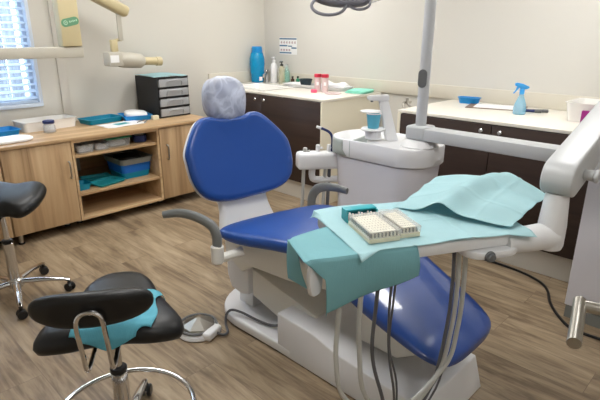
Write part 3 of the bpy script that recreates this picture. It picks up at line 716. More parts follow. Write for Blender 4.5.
# ================================================================== X-RAY UNIT on the left wall
t = thing('xray_unit', 'beige wall mounted dental x-ray arm with tube head beside the window', 'x-ray unit', (1.0, 3.9, 1.26))
YX = 3.9
b = new(); span(b, 0.30, 1.632, YX - 0.045, YX + 0.045, 1.230, 1.306, 0.006); span(b, 0.30, 0.40, YX + 0.045, YW - 0.021, 1.230, 1.306, 0.004)
obj('extension_bar', b, m_xw, t)
obj('wall_plate', span(new(), 0.22, 0.48, YW - 0.0205, YW - 0.0005, 1.10, 1.44, 0.004), m_xw, t)
obj('upright_arm', span(new(), 1.482, 1.625, YX - 0.06, YX + 0.04, 1.308, 1.80, 0.012), m_beige, t)
up = t.children[-1]
# badge: green capsule with a pale round mark and a word line
def capsule(cx, cz, w, h, y0, y1, rot):
    M = Matrix.Translation((cx, y1, cz)) @ Matrix.Rotation(R(-rot), 4, 'Y') @ Matrix.Rotation(R(90), 4, 'X')
    return prism(new(), rrect(w, h, h / 2 - 0.0005, 8), 0, y1 - y0, M)
bd = obj('badge', capsule(1.553, 1.478, 0.128, 0.056, YX - 0.0625, YX - 0.0598, 13), m_logo, up)
b = new(); ring(b, (1.520, YX - 0.0628, 1.471), 0.013, 0.0025, 24, 6, Matrix.Rotation(R(90), 4, 'X')); box(b, (1.520, YX - 0.0628, 1.471), (0.012, 0.002, 0.005), (0, R(-13), 0))
for k in range(5): box(b, (1.551 + 0.012 * k, YX - 0.0628, 1.479 + 0.0027 * k), (0.008, 0.002, 0.009 if k % 2 else 0.013), (0, R(-13), 0))
obj('badge_marks', b, m_logo2, up)
b = new(); box(b, (1.76, YX, 1.679), (0.60, 0.10, 0.088), (0, R(25), 0), 0.03, 3); obj('fore_arm', b, m_beige, t)
obj('drop_rod', span(new(), 1.938, 1.975, YX - 0.008, YX + 0.008, 1.345, 1.60, 0.003), m_xw, t)
b = new(); span(b, 1.868, 1.918, YX - 0.02, YX + 0.02, 1.262, 1.352, 0.004); cyl(b, (1.893, YX + 0.021, 1.34), (1.956, YX + 0.021, 1.352), 0.012, 12); cyl(b, (1.956, YX + 0.021, 1.352), (1.956, YX - 0.004, 1.352), 0.012, 12); obj('yoke', b, m_beige, t)
b = new(); span(b, 1.818, 1.935, YX - 0.055, YX + 0.055, 1.152, 1.262, 0.012)
hd = obj('tube_housing', b, m_xw, t)
b = new(); box(b, (1.862, YX - 0.056, 1.21), (0.07, 0.002, 0.055)); obj('control_sticker', b, m_paper, hd)
b = new(); tube(b, [(1.922, YX, 1.2), (1.96, YX, 1.198), (2.04, YX, 1.192), (2.11, YX, 1.186), (2.135, YX, 1.183)], [0.056, 0.062, 0.062, 0.056, 0.036], 20); obj('tube_body', b, m_xw, t)
b = new(); cyl(b, (2.13, YX, 1.183), (2.27, YX, 1.176), 0.032, 20); cyl(b, (2.245, YX, 1.177), (2.295, YX, 1.175), 0.037, 20, bev=0.004); obj('cone', b, m_beige, t)
# ================================================================== DENTAL CHAIR
AX = 1.60
ch = thing('dental_chair', 'blue dental treatment chair with white base in the middle of the room', 'dental chair', (AX, 1.35, 0))
MX = lambda x: Matrix(((0, 0, 1, x), (1, 0, 0, 0), (0, 1, 0, 0), (0, 0, 0, 1)))   # outline (y, z) extruded along x
# floor plate with rounded rear
pl = []
for k in range(0, 19):
    a = R(180 * k / 18); pl.append((AX + 0.275 * math.cos(a), 1.76 + 0.25 * math.sin(a)))
pl += [(AX - 0.262, 1.3), (AX + 0.262, 1.3)]
obj('floor_plate', prism(new(), pl, 0.004, 0.055, None, 0.012, 3), m_white, ch)
obj('rubber_foot', prism(new(), [(AX + (x - AX) * 0.97, 1.6 + (y - 1.6) * 0.97) for x, y in pl], 0.0, 0.0045), m_blkp, ch)
b = new()
prism(b, [(1.452, 0.004), (1.452, 0.212), (1.235, 0.200), (1.10, 0.168), (0.80, 0.148), (0.705, 0.142), (0.665, 0.004)], AX - 0.264, AX + 0.172, MX(0), 0.007, 3)
obj('base_housing', b, m_white, ch)
obj('base_seam', span(new(), AX - 0.264, AX - 0.259, 1.098, 1.102, 0.03, 0.164), m_arm, ch)
# lift arm (sloping) and rear block
b = new()
prism(b, [(1.735, 0.30), (1.30, 0.215), (1.30, 0.12), (1.50, 0.09), (1.735, 0.15)], AX - 0.17, AX + 0.15, MX(0), 0.008, 2)
obj('lift_arm', b, m_frame, ch)
b = new(); prism(b, [(1.91, 0.36), (1.74, 0.36), (1.742, 0.155), (1.80, 0.14), (1.88, 0.15), (1.91, 0.22)], AX - 0.19, AX + 0.17, MX(0), 0.008, 2)
obj('rear_pivot', b, m_white, ch)
obj('rear_stem', span(new(), AX - 0.14, AX + 0.12, 1.77, 1.88, 0.05, 0.14, 0.005), m_white, ch)
# seat frame
b = new()
prism(b, [(1.86, 0.36), (1.86, 0.485), (1.73, 0.470), (1.39, 0.530), (1.10, 0.54), (1.08, 0.44), (1.32, 0.385), (1.43, 0.372), (1.60, 0.36), (1.66, 0.355), (1.735, 0.302)], AX - 0.235, AX + 0.235, MX(0), 0.01, 2)
obj('seat_frame', b, m_frame, ch)
obj('rear_block', span(new(), AX - 0.21, AX + 0.21, 1.735, 1.88, 0.35, 0.478, 0.012), m_white, ch)
# seat cushion: loft along y, tilted with a raised front
def cushion(st, name, m):
    b = new(); rings = []
    for (y, w, z, th) in st:
        rg = []
        for k in range(32):
            a = 2 * PI * k / 32; cs, sn = math.cos(a), math.sin(a)
            e = 0.36
            rx = math.copysign(abs(cs) ** e, cs) * w; rz = math.copysign(abs(sn) ** 0.6, sn) * th / 2
            rg.append(V((AX + rx, y, z + rz + (0.010 * (1 - (rx / max(w, 1e-3)) ** 2) if sn > 0 else 0))))
        rings.append(rg)
    loft(b, rings)
    if name == 'seat':       # the rear edge runs at a slant
        for v in b.verts:
            k = ease(min(1.0, max(0.0, (v.co.y - 1.45) / 0.32))); v.co.y -= 0.20 * (v.co.x - (AX - 0.32)) * k
    bmesh.ops.recalc_face_normals(b, faces=b.faces)
    return obj(name, b, m, ch, sharp=60, sub=1)
cushion([(1.822, 0.235, 0.515, 0.025), (1.818, 0.285, 0.513, 0.045), (1.805, 0.312, 0.512, 0.062), (1.77, 0.322, 0.512, 0.074), (1.70, 0.324, 0.515, 0.08), (1.6, 0.318, 0.527, 0.082), (1.45, 0.298, 0.552, 0.082), (1.3, 0.285, 0.568, 0.082), (1.18, 0.275, 0.55, 0.082), (1.12, 0.27, 0.52, 0.082)], 'seat', m_blue)
cushion([(1.125, 0.268, 0.512, 0.08), (1.06, 0.268, 0.457, 0.076), (0.95, 0.26, 0.410, 0.066), (0.84, 0.25, 0.366, 0.054), (0.76, 0.24, 0.333, 0.046), (0.70, 0.222, 0.310, 0.038), (0.668, 0.195, 0.299, 0.032), (0.65, 0.145, 0.293, 0.026), (0.644, 0.06, 0.291, 0.02)], 'leg_rest', m_bluef)
b = new(); prism(b, [(1.10, 0.455), (0.95, 0.36), (0.80, 0.29), (0.78, 0.26), (0.9, 0.18), (1.10, 0.18)], AX - 0.13, AX + 0.13, MX(0), 0.008)
obj('leg_rest_support', b, m_frame, ch)
# back support and backrest
TB = Matrix.Translation((AX - 0.02, 1.965, 0.818)) @ Matrix.Rotation(R(-3), 4, 'Z') @ Matrix.Rotation(R(90 - 20), 4, 'X')   # local x lateral, y up, z toward the foot end
b = new()
rings = []
for k in range(9):
    t_ = k / 8; y = 1.885 + 0.09 * t_; z = 0.44 + 0.30 * t_; w = 0.165 + 0.035 * abs(t_ - 0.45) ** 1.2 * 2 - 0.015 * math.sin(PI * t_)
    rings.append([V((AX - 0.055 + x, y + dy, z)) for x, dy in rrect(2 * w, 0.05, 0.022, 4)])
loft(b, rings); obj('back_support', b, m_white, ch)
half = [(0.0, 0.202), (0.08, 0.204), (0.14, 0.218), (0.195, 0.205), (0.25, 0.152), (0.315, 0.062), (0.327, 0.0), (0.322, -0.09), (0.288, -0.168), (0.218, -0.212), (0.11, -0.229)]
ol = half + [(0.0, -0.23)] + [(-x, y) for x, y in half[:0:-1]]
ol = spline2([((x - 0.12 * max(0, y)) * 0.975, y * 0.965) for x, y in ol], 4)
b = new(); pillow(b, ol, 0.055, TB, dome=-0.012, back=0.01); bk = obj('backrest', b, m_blue, ch, sharp=60)
b = new(); pillow(b, [(x * 0.985, y * 0.985) for x, y in ol], 0.022, TB @ Matrix.Translation((0, 0, -0.034))); obj('backrest_shell', b, m_white, ch, sharp=60)
# headrest with film cover
TH = Matrix.Translation((AX - 0.03, 2.085, 1.083)) @ Matrix.Rotation(R(-3), 4, 'Z') @ Matrix.Rotation(R(90 - 16), 4, 'X')
ho = spline2([(0.0, 0.09), (0.075, 0.085), (0.115, 0.045), (0.12, -0.01), (0.10, -0.065), (0.05, -0.088), (0, -0.092), (-0.05, -0.088), (-0.10, -0.065), (-0.12, -0.01), (-0.115, 0.045), (-0.075, 0.085)], 4)
b = new(); pillow(b, [(x * 0.84, y) for x, y in ho], 0.07, TH, dome=0.012); hr = obj('headrest', b, mat('headrest_blue', (52, 70, 120), 0.5), ch, sharp=60)
b = new(); tube(b, [TH @ V((0, -0.02, -0.05)), TH @ V((0, -0.14, -0.06)), TH @ V((0, -0.26, -0.075))], 0.022, 12, flat=0.5); obj('headrest_bar', b, m_chrome, ch)
# crumpled clear cover: bag around the headrest
b = new(); rings = []
rnd = random.Random(3)
N = 44
prof = [(-0.108, 0.60, 0.62), (-0.100, 0.80, 0.9), (-0.078, 1.02, 1.15), (-0.04, 1.18, 1.28), (0.01, 1.22, 1.3), (0.055, 1.16, 1.22), (0.09, 0.98, 1.05), (0.112, 0.66, 0.7), (0.119, 0.28, 0.3)]
for (yy, s, tz) in prof:
    rg = []
    for k in range(N):
        a = 2 * PI * k / N
        cr_ = abs(math.sin(1.5 * a + 14 * yy)) * 0.014 + abs(math.sin(2.5 * a - 21 * yy + 1)) * 0.010 + rnd.uniform(-0.003, 0.003)
        rx = (0.098 * s + cr_ * 0.5 - 0.006) * math.copysign(abs(math.cos(a)) ** 0.8, math.cos(a))
        rz = (0.050 * tz + cr_ - 0.008) * math.copysign(abs(math.sin(a)) ** 0.75, math.sin(a))
        rg.append(TH @ V((rx, yy + rnd.uniform(-0.003, 0.003), rz + 0.004)))
    rings.append(rg)
loft(b, rings, cap0=False); obj('headrest_cover', b, m_cover, hr, sharp=75, sub=1)
# armrests
def armrest(px, py, pts, lab):
    g = new(); tube(g, pts, [0.026, 0.027, 0.027, 0.025, 0.022, 0.018], 14, smooth=5, flat=0.72)
    p = obj('armrest', g, m_arml, ch)
    q = new(); z0 = pts[0][2]
    cyl(q, (px, py, z0 - 0.075), (px, py, z0 + 0.012), 0.029, 20, bev=0.006)
    sx = 1 if px < AX else -1
    tube(q, [(px, py, z0 - 0.055), (px + sx * 0.05, py - 0.01, z0 - 0.055), (px + sx * 0.12, py - 0.03, z0 - 0.045)], 0.022, 10, smooth=3)
    obj('armrest_post', q, m_frame, p)
armrest(1.205, 1.70, [(1.205, 1.70, 0.495), (1.206, 1.702, 0.55), (1.20, 1.73, 0.596), (1.175, 1.81, 0.622), (1.14, 1.89, 0.628), (1.09, 1.945, 0.618)], '')
armrest(1.95, 1.82, [(1.95, 1.82, 0.45), (1.95, 1.815, 0.53), (1.945, 1.775, 0.588), (1.94, 1.71, 0.618), (1.94, 1.63, 0.63), (1.945, 1.56, 0.626)], '')
# ================================================================== CUSPIDOR UNIT
cu = thing('cuspidor_unit', 'pale grey cuspidor unit with bowl, tap and lamp pole behind the chair', 'dental unit', (2.40, 1.62, 0))
def stadium(x0, x1, y0, y1, r, n=8): return rrect(x1 - x0, y1 - y0, r, n, (x0 + x1) / 2, (y0 + y1) / 2)
b = new()
rings = []
for z, g, gy in ((0.0, 0.0, 0.0), (0.06, 0.0, 0.0), (0.10, -0.03, -0.02), (0.5, -0.02, -0.02), (0.715, 0.0, -0.01)):
    rings.append([V((x, y, z)) for x, y in stadium(2.228 - g * 0.3, 2.59 + g, 1.322 - gy, 1.965 + gy, 0.15)])
loft(b, rings); obj('unit_body', b, m_lilac, cu)
b = new()
P = lambda z, e: [V((x, y, z)) for x, y in stadium(2.215 - e, 2.60 + e, 1.31 - e, 1.985 + e, 0.165)]
loft(b, [P(0.718, -0.02), P(0.720, -0.006), P(0.727, -0.001), P(0.76, 0.0), P(0.815, 0.0), P(0.824, -0.004), P(0.826, -0.010), P(0.822, -0.016), P(0.79, -0.03), P(0.755, -0.06), P(0.745, -0.10)])
sh = obj('unit_shell', b, m_white, cu)
b = new(); prism(b, [(x, y) for x, y in stadium(2.233, 2.582, 1.328, 1.735, 0.145)], 0.755, 0.8245, None, 0.005); obj('deck', b, m_white, sh)
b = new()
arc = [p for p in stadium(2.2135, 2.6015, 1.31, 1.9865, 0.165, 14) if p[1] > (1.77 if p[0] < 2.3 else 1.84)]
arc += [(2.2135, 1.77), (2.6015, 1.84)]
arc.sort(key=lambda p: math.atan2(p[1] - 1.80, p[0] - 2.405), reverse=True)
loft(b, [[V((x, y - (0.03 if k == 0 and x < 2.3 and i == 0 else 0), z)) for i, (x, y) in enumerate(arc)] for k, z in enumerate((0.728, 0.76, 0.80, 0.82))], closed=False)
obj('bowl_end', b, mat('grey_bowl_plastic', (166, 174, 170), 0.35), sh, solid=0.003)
b = new(); cyl(b, (2.41, 1.85, 0.7455), (2.41, 1.85, 0.75), 0.02, 20); obj('drain', b, m_chrome, sh)
# tap: tall post leaning, beak towards the bowl
b = new()
T0, T1 = V((2.385, 1.60, 0.822)), V((2.37, 1.662, 1.05))
dv = (V((2.235, 1.73, 0)) - V((2.385, 1.61, 0))).normalized(); dv.z = 0
sv = V((-dv.y, dv.x, 0))
def rectring(c, a, bb, u, v): return [c + u * a * sx + v * bb * sy for sx, sy in ((1, 1), (-1, 1), (-1, -1), (1, -1))]
loft(b, [rectring(T0, 0.035, 0.022, dv, sv), rectring(T0.lerp(T1, 0.5), 0.03, 0.021, dv, sv), rectring(T1, 0.026, 0.02, dv, sv)])
bmesh.ops.bevel(b, geom=[e for e in b.edges], offset=0.006, segments=2, affect='EDGES')
E0 = T1 + V((0, 0, 0.012))
t2 = new(); loft(t2, [rectring(E0 - dv * 0.03, 0.018, 0.02, V((0, 0, 1)), sv), rectring(E0 + dv * 0.045, 0.015, 0.02, V((0, 0, 1)), sv), rectring(E0 + dv * 0.092, 0.011, 0.018, V((0, 0, 1)), sv)])
bmesh.ops.recalc_face_normals(t2, faces=t2.faces)
bmesh.ops.bevel(t2, geom=[e for e in t2.edges], offset=0.005, segments=2, affect='EDGES'); merge(b, t2)
tp = obj('tap_post', b, m_white, cu)
obj('tap_nozzle', cyl(new(), E0 + dv * 0.066 + V((0, 0, -0.022)), E0 + dv * 0.066 + V((0, 0, -0.008)), 0.008, 12), m_grey, tp)
# cup stand and cup
b = new(); cyl(b, (2.30, 1.672, 0.84), (2.30, 1.672, 0.885), 0.045, 24); cyl(b, (2.30, 1.672, 0.885), (2.30, 1.672, 0.898), 0.068, 32, bev=0.004); obj('cup_stand', b, m_white, cu)
cup = thing('drinking_cup', 'aqua plastic cup on the cuspidor below the tap', 'cup', (2.30, 1.672, 0.8985))
b = new(); lathe(b, [(0, 0), (0.031, 0), (0.041, 0.082), (0.039, 0.082), (0.029, 0.003), (0, 0.003)], (2.30, 1.672, 0.8985)); obj('cup_body', b, m_cup, cup)
obj('liquid', lathe(new(), [(0, 0.0035), (0.0285, 0.0035), (0.033, 0.042), (0, 0.042)], (2.30, 1.672, 0.8985)), m_spray, cup)
b = new(); ring(b, (2.30, 1.672, 0.981), 0.041, 0.003, 32, 8); obj('cup_rim', b, m_white, cup)
# paper disc under the tap to the left of the cup
b = new(); cyl(b, (2.315, 1.705, 0.985), (2.315, 1.705, 0.990), 0.06, 28); obj('cup_lid', b, m_white, cup)
# pole base
PX, PY = 2.38, 1.415
b = new(); lathe(b, [(0, 0.822), (0.105, 0.822), (0.108, 0.83), (0.075, 0.858), (0.062, 0.862), (0, 0.862)], (PX, PY, 0), 36); obj('pole_base', b, m_white, cu)
pole = obj('lamp_pole', cyl(new(), (PX, PY, 0.9375), (PX, PY, 2.12), 0.029, 28, bev=0.002), m_pole, cu)
b = new(); pillow(b, rrect(0.046, 0.095, 0.0225), 0.012, Matrix.Translation((PX - 0.0275, PY - 0.004, 1.185)) @ Matrix.Rotation(R(-68), 4, 'Z') @ Matrix.Rotation(R(90), 4, 'X')); obj('pole_button', b, m_grey, pole)
# suction holder arm to the left of the bowl
sa = new()
SL, SR = V((2.095, 2.08, 0.672)), V((2.33, 1.933, 0.664))
sd = (SR - SL).normalized(); SM = Matrix.Translation(SL) @ sd.to_track_quat('X', 'Z').to_matrix().to_4x4()
def SP(l, q, h): return SM @ V((l, q, h))
box(sa, (0.155, 0, 0), (0.31, 0.10, 0.105), bev=0.022, seg=3, M=SM)
sh2 = obj('suction_holder', sa, m_white, cu)
b = new(); tube(b, [SP(0.10, 0, -0.05), SP(0.10, 0, -0.10), SP(0.13, 0, -0.125), SP(0.30, 0, -0.125)], 0.021, 12, smooth=4); obj('holder_arm', b, m_white, cu)
for (l, h, mm) in ((0.05, 0.078, m_hoseg), (0.13, 0.095, m_white), (0.20, 0.095, m_white)):
    b = new(); cyl(b, SP(l, 0, 0.045), SP(l, 0, h), 0.013, 14, bev=0.002); cyl(b, SP(l, 0, h - 0.02), SP(l + 0.03, 0, h - 0.02), 0.006, 10)
    obj('suction_tip', b, mm, sh2)
b = new(); tube(b, [SP(0.22, 0, 0.045), SP(0.22, 0, 0.13), SP(0.20, 0.01, 0.17), SP(0.145, 0.02, 0.195)], 0.008, 10, smooth=5); obj('saliva_ejector', b, m_navy, sh2)
obj('ejector_tip', cyl(new(), SP(0.15, 0.02, 0.193), SP(0.122, 0.022, 0.202), 0.009, 10), m_white, sh2)
for i, (l, mm, dl) in enumerate(((0.045, m_hoseg, -0.01), (0.185, m_hoseg, -0.015), (0.21, m_hosed, -0.01))):
    b = new(); p0 = SP(l, 0, -0.045); tube(b, [p0, p0 + V((dl, 0, -0.2)), p0 + V((dl, 0.01, -0.42)), p0 + V((0.02, 0.0, -0.56)), V((2.27 + 0.02 * i, 2.0, 0.03)), V((2.36 + 0.02 * i, 1.93, 0.045))], 0.011, 10, smooth=5); obj('suction_hose', b, mm, sh2)
# ================================================================== DELIVERY ARM AND TRAY
O = V((1.036, 0.73, 0)); E1 = V((0.882, -0.47, 0)); E2 = V((0.47, 0.882, 0))
def T(u, v, z): return O + E1 * u + E2 * v + V((0, 0, z))
MT = Matrix(((E1.x, E2.x, 0, O.x), (E1.y, E2.y, 0, O.y), (0, 0, 1, 0), (0, 0, 0, 1)))
de = thing('delivery_unit', 'white instrument delivery arm with tray and hoses over the chair', 'delivery unit', (PX, PY, 0.863))
b = new()
box(b, (PX + 0.002, PY, 0.900), (0.12, 0.12, 0.074), bev=0.014, seg=3)
span(b, PX - 0.055, PX + 0.055, 0.42, PY, 0.864, 0.928, 0.008, 2)
obj('swing_arm', b, m_arm, de)
obj('elbow_post', cyl(new(), (PX, 0.46, 0.929), (PX, 0.46, 1.25), 0.045, 24, bev=0.004), m_white, de)
# spring arm
A0, A1 = V((1.612, 0.456, 0.993)), V((2.44, 0.47, 1.225))
ax = (A1 - A0).normalized(); side = V((0, 0, 1)).cross(ax).normalized(); upn = ax.cross(side)
MA = Matrix(((ax.x, side.x, upn.x, A0.x), (ax.y, side.y, upn.y, A0.y), (ax.z, side.z, upn.z, A0.z), (0, 0, 0, 1)))
L_ = (A1 - A0).length
olA = [(L_ + 0.05, -0.054), (L_ + 0.05, 0.054)] + [(0.0 + 0.054 * math.cos(R(a)), 0.054 * math.sin(R(a))) for a in range(90, 271, 15)]
MAX = MA @ Matrix.Rotation(R(90), 4, 'X')
b = new(); prism(b, olA, -0.046, 0.046, MAX, 0.007, 3); sa_ = obj('spring_arm', b, m_arm, de)
b = new(); cyl(b, MAX @ V((0.065, -0.012, 0.046)), MAX @ V((0.065, -0.012, 0.075)), 0.017, 20, bev=0.003); cyl(b, MAX @ V((0.065, -0.012, 0.075)), MAX @ V((0.065, -0.012, 0.088)), 0.021, 20, bev=0.004); obj('brake_knob', b, m_arm, sa_)
# neck
b = new(); lathe(b, [(0, 0.757), (0.028, 0.757), (0.038, 0.762), (0.042, 0.775), (0.042, 0.84), (0.036, 0.925), (0.034, 0.945), (0, 0.945)], (1.610, 0.458, 0), 28)
tube(b, [(1.610, 0.458, 0.803), (1.53, 0.497, 0.803), (1.44, 0.54, 0.805)], [0.044, 0.042, 0.036], 20)
obj('neck', b, m_white, de)
# tray body
to = [(-0.175, 0.0), (-0.19, 0.03), (-0.19, 0.12), (-0.17, 0.145), (-0.07, 0.19), (-0.055, 0.21), (-0.055, 0.31), (-0.03, 0.33), (0.47, 0.33), (0.50, 0.30), (0.50, 0.02), (0.48, 0.0)]
b = new(); prism(b, to, 0.802, 0.842, MT, 0.008, 2)
td = obj('tray', b, m_white, de)
b = new(); prism(b, [(x, y) for x, y in rrect(0.19, 0.12, 0.055, 6, 0.40, 0.035)], 0.776, 0.8015, MT, 0.008, 2); cp = obj('control_pod', b, m_white, de)
b = new(); cyl(b, T(0.365, -0.024, 0.79), T(0.365, -0.034, 0.79), 0.017, 20, bev=0.002); cyl(b, T(0.365, -0.034, 0.79), T(0.365, -0.042, 0.79), 0.011, 16); obj('control_knob', b, m_grey, cp)
b = new(); pillow(b, [(x, y) for x, y in spline2([(0.020, 0.046), (0.028, 0.0), (0.022, -0.046), (-0.012, -0.048), (-0.024, 0.0), (-0.014, 0.045)], 4)], 0.016, Matrix.Translation(T(-0.172, 0.004, 0.785)) @ Matrix.Rotation(R(0), 4, 'Z') @ Matrix.Rotation(R(90), 4, 'X'))
obj('tray_handle', b, m_white, de)
# instrument hoses: from under the tray, loop down and up to the holders at the front edge
hs = [(-0.085, 0.012, m_hoseg, 0.0075, 0.30, 0.345), (-0.02, 0.012, m_hoseg, 0.0075, 0.27, 0.326), (0.035, 0.02, m_hosed, 0.0058, 0.22, 0.312), (0.085, 0.03, m_hosed, 0.0040, 0.25, 0.338), (0.10, 0.035, m_hosed, 0.0035, 0.2, 0.342)]
for i, (u, v, m, r, zl, ue) in enumerate(hs):
    b = new(); k = 0.014 * i
    tube(b, [T(u, v, 0.80), T(u - 0.008, v, 0.66), T(u - 0.012 + 0.01 * (i % 2), v, 0.5), T(u + 0.02, v - 0.005, 0.36), T(0.12 + u * 0.4, v + 0.004 * i, zl - 0.06), T(ue - 0.045, 0.045 + 0.006 * i, zl + 0.06), T(ue - 0.004, 0.05 + 0.006 * i, 0.5), T(ue, 0.05 + 0.006 * i, 0.66), T(ue - 0.008, 0.05 + 0.006 * i, 0.80)], r, 10, smooth=6)
    obj('instrument_hose', b, m, de)
b = new(); tube(b, [T(0.13, 0.03, 0.80), T(0.125, 0.01, 0.775), T(0.12, 0.0, 0.77), T(0.105, 0.01, 0.755)], 0.004, 8, smooth=4); obj('hook', b, m_blkp, de)
# ---- drapes and boxes on the tray
def bil(A, B, Cc, D, u, v): return (A * (1 - u) + D * u) * (1 - v) + (B * (1 - u) + Cc * u) * v
def drape_under(u, v):       # teal sheet lying over the left end and hanging over the front edge
    # v: 0 back edge ... .45 front edge ... 1 bottom ; u 0 left .. 1 right
    us = -0.205 + 0.335 * u
    if v < 0.42:
        t_ = v / 0.42
        vb = 0.148 + (0.06 if us > -0.06 else 0.06 * max(0, (us + 0.20) / 0.14))
        return T(us, vb * (1 - t_) - 0.008 * t_, 0.8465 - (0.004 if us < -0.195 else 0) + 0.001 * math.sin(9 * u + 4 * v))
    t_ = (v - 0.42) / 0.58
    L0 = 0.175 - 0.085 * u
    if us < -0.150: us += (-0.150 - us) * min(1, t_ * 3)
    return T(us + 0.01 * t_, -0.010 - 0.010 * math.sin(PI * t_) - 0.006 * math.sin(9 * u) * t_, 0.8455 - L0 * t_)
b = new(); sheet(b, drape_under, 36, 36)
# side flap over the left end
def side_flap(u, v): return T(-0.203 - 0.004 * math.sin(PI * v) + 0.07 * u * v * 0.4, 0.148 - 0.10 * u, 0.845 - (0.125 - 0.01 * u) * v)
sheet(b, side_flap, 10, 14)
single('paper_drape', b, m_teal, 'dark teal paper drape hanging over the front of the instrument tray', 'drape', T(0, 0, 0.845), solid=0.001)
def drape_top(u, v):
    A, B, Cc, D = V((-0.072, 0.338)), V((-0.05, -0.032)), V((0.515, -0.040)), V((0.53, 0.345))
    p = bil(A, B, Cc, D, u, v); p.y += v * v * 0.024 * min(1.0, u / 0.12) * min(1.0, (1 - u) / 0.15)
    z = 0.8495 + 0.0015 * math.sin(14 * u + 5 * v) * math.sin(9 * v)
    ex = max(0, -0.012 - p.y)
    z -= ex * 0.9 * (1 - 0.55 * u)
    if p.x < -0.06 and p.y > 0.2: z -= 0.35 * (-0.06 - p.x) + 0.02 * ((p.y - 0.2) / 0.14) ** 3
    # small crumples at the front fold
    z += 0.004 * math.sin(30 * p.x) * max(0, 1 - abs(p.y - 0.01) / 0.03) * (1 if u > 0.4 else 0.4)
    z += max(0, 0.012 - abs(p.y - 0.30) * 0.12) * (0.5 + 0.5 * math.sin(8 * u))
    for c0, w0 in ((0.30, u), (0.64, u), (0.52, v)): z += 0.0025 * math.exp(-((w0 - c0) / 0.012) ** 2)
    z += 0.002 * math.sin(19 * p.x + 11 * p.y) * math.sin(13 * p.y - 5 * p.x)
    q = T(p.x, p.y, z); return q
b = new(); sheet(b, drape_top, 90, 60)
single('paper_drape', b, m_teal2, 'pale teal paper sheet covering the instrument tray under the boxes', 'drape', T(0.2, 0.15, 0.85), solid=0.001)
def drape_crumpled(u, v):
    # u: left -> right, v: back -> front
    A, B, Cc, D = V((0.48, 0.45, 0.895)), V((0.205, 0.278, 0.856)), V((0.455, 0.005, 0.866)), V((0.70, 0.13, 0.90))
    p = bil(A, B, Cc, D, u, v)
    p += V((0.10, 0.04, 0.035)) * (4 * u * (1 - u)) * (1 - v) * 0.55
    # ridge running from the middle of the front edge to the back right
    rc = 0.40 + 0.16 * (1 - v)
    r_ = math.exp(-((u - rc) / 0.13) ** 2) * 0.040 * (0.55 + 0.45 * v)
    p.z += r_ + 0.022 * math.sin(PI * u) * math.sin(PI * v)
    p.z += 0.003 * math.sin(11 * u + 7 * v) + 0.002 * math.sin(23 * v - 6 * u)
    for c0, w0 in ((0.33, v), (0.68, v), (0.7, u)): p.z += 0.0022 * math.exp(-((w0 - c0) / 0.015) ** 2)
    return T(p.x, p.y, p.z)
b = new(); sheet(b, drape_crumpled, 80, 80)
single('paper_drape', b, m_teal2, 'crumpled pale teal paper sheet peaked up at the right of the tray', 'drape', T(0.45, 0.2, 0.856), solid=0.001)
def point_box(u0, u1, v0, v1, label):
    t = thing('point_box', label, 'box', T((u0 + u1) / 2, (v0 + v1) / 2, 0.8525), 'paper point boxes on the tray')
    z = 0.8525; M = MT
    b = new(); prism(b, rrect(u1 - u0, v1 - v0, 0.004, 3, (u0 + u1) / 2, (v0 + v1) / 2), z, z + 0.013, M, 0.001, 1); obj('box_base', b, m_ivory, t)
    b = new(); n = int((u1 - u0) / 0.0115)
    for i in range(n):
        uu = u0 + 0.009 + i * (u1 - u0 - 0.018) / (n - 1)
        box(b, (uu, v0 + 0.009, z + 0.0195), (0.0035, 0.004, 0.012), M=M)
    m_ = int((v1 - v0) / 0.012)
    for j in range(m_):
        box(b, (u0 + 0.008, v0 + 0.016 + j * (v1 - v0 - 0.03) / (m_ - 1), z + 0.019), (0.004, 0.0035, 0.011), M=M)
    obj('points', b, m_pin, t)
    b = new(); prism(b, rrect(u1 - u0 - 0.022, v1 - v0 - 0.022, 0.003, 3, (u0 + u1) / 2, (v0 + v1) / 2), z + 0.0132, z + 0.0285, M)
    obj('point_bundle', b, m_point, t)
    b = new(); w = 0.0012; zt = z + 0.033
    prism(b, rrect(u1 - u0, v1 - v0, 0.004, 3, (u0 + u1) / 2, (v0 + v1) / 2), zt - w, zt, M)
    for (a, c, e, g) in ((u0, u0 + w, v0, v1), (u1 - w, u1, v0, v1), (u0, u1, v0, v0 + w), (u0, u1, v1 - w, v1)):
        box(b, ((a + c) / 2, (e + g) / 2, z + 0.0227), (c - a, g - e, 0.019), M=M)
    for k in range(9):
        for j in range(8):
            box(b, (u0 + (u1 - u0) * (0.12 + 0.095 * k), v0 + (v1 - v0) * (0.1 + 0.11 * j), zt + 0.0004), (0.0022, 0.006, 0.0008), M=M)
    obj('lid', b, m_clear2, t)
point_box(0.0, 0.098, 0.03, 0.185, 'larger clear lidded box of paper points at the front of the tray')
point_box(0.103, 0.168, 0.04, 0.185, 'narrower clear lidded box of paper points beside the larger one')
t = thing('bur_block', 'small open teal box with a row of burs behind the paper point boxes', 'box', T(0.055, 0.215, 0.8525))
z = 0.8525
b = new(); box(b, (0.055, 0.222, z + 0.004), (0.105, 0.045, 0.008), M=MT); box(b, (0.055, 0.2425, z + 0.018), (0.105, 0.004, 0.036), M=MT); box(b, (0.055, 0.227, z + 0.0355), (0.105, 0.034, 0.005), bev=0.001, M=MT)
box(b, (0.0045, 0.222, z + 0.018), (0.004, 0.042, 0.034), M=MT); box(b, (0.1055, 0.222, z + 0.018), (0.004, 0.042, 0.034), M=MT)
obj('box_shell', b, m_tealp2, t)
obj('box_insert', box(new(), (0.055, 0.222, z + 0.0105), (0.094, 0.03, 0.005), M=MT), m_dteal, t)
b = new()
for k in range(9): cyl(b, MT @ V((0.014 + 0.0103 * k, 0.206, z + 0.0132)), MT @ V((0.014 + 0.0103 * k, 0.206, z + 0.030 - 0.003 * (k % 3))), 0.0030, 8)
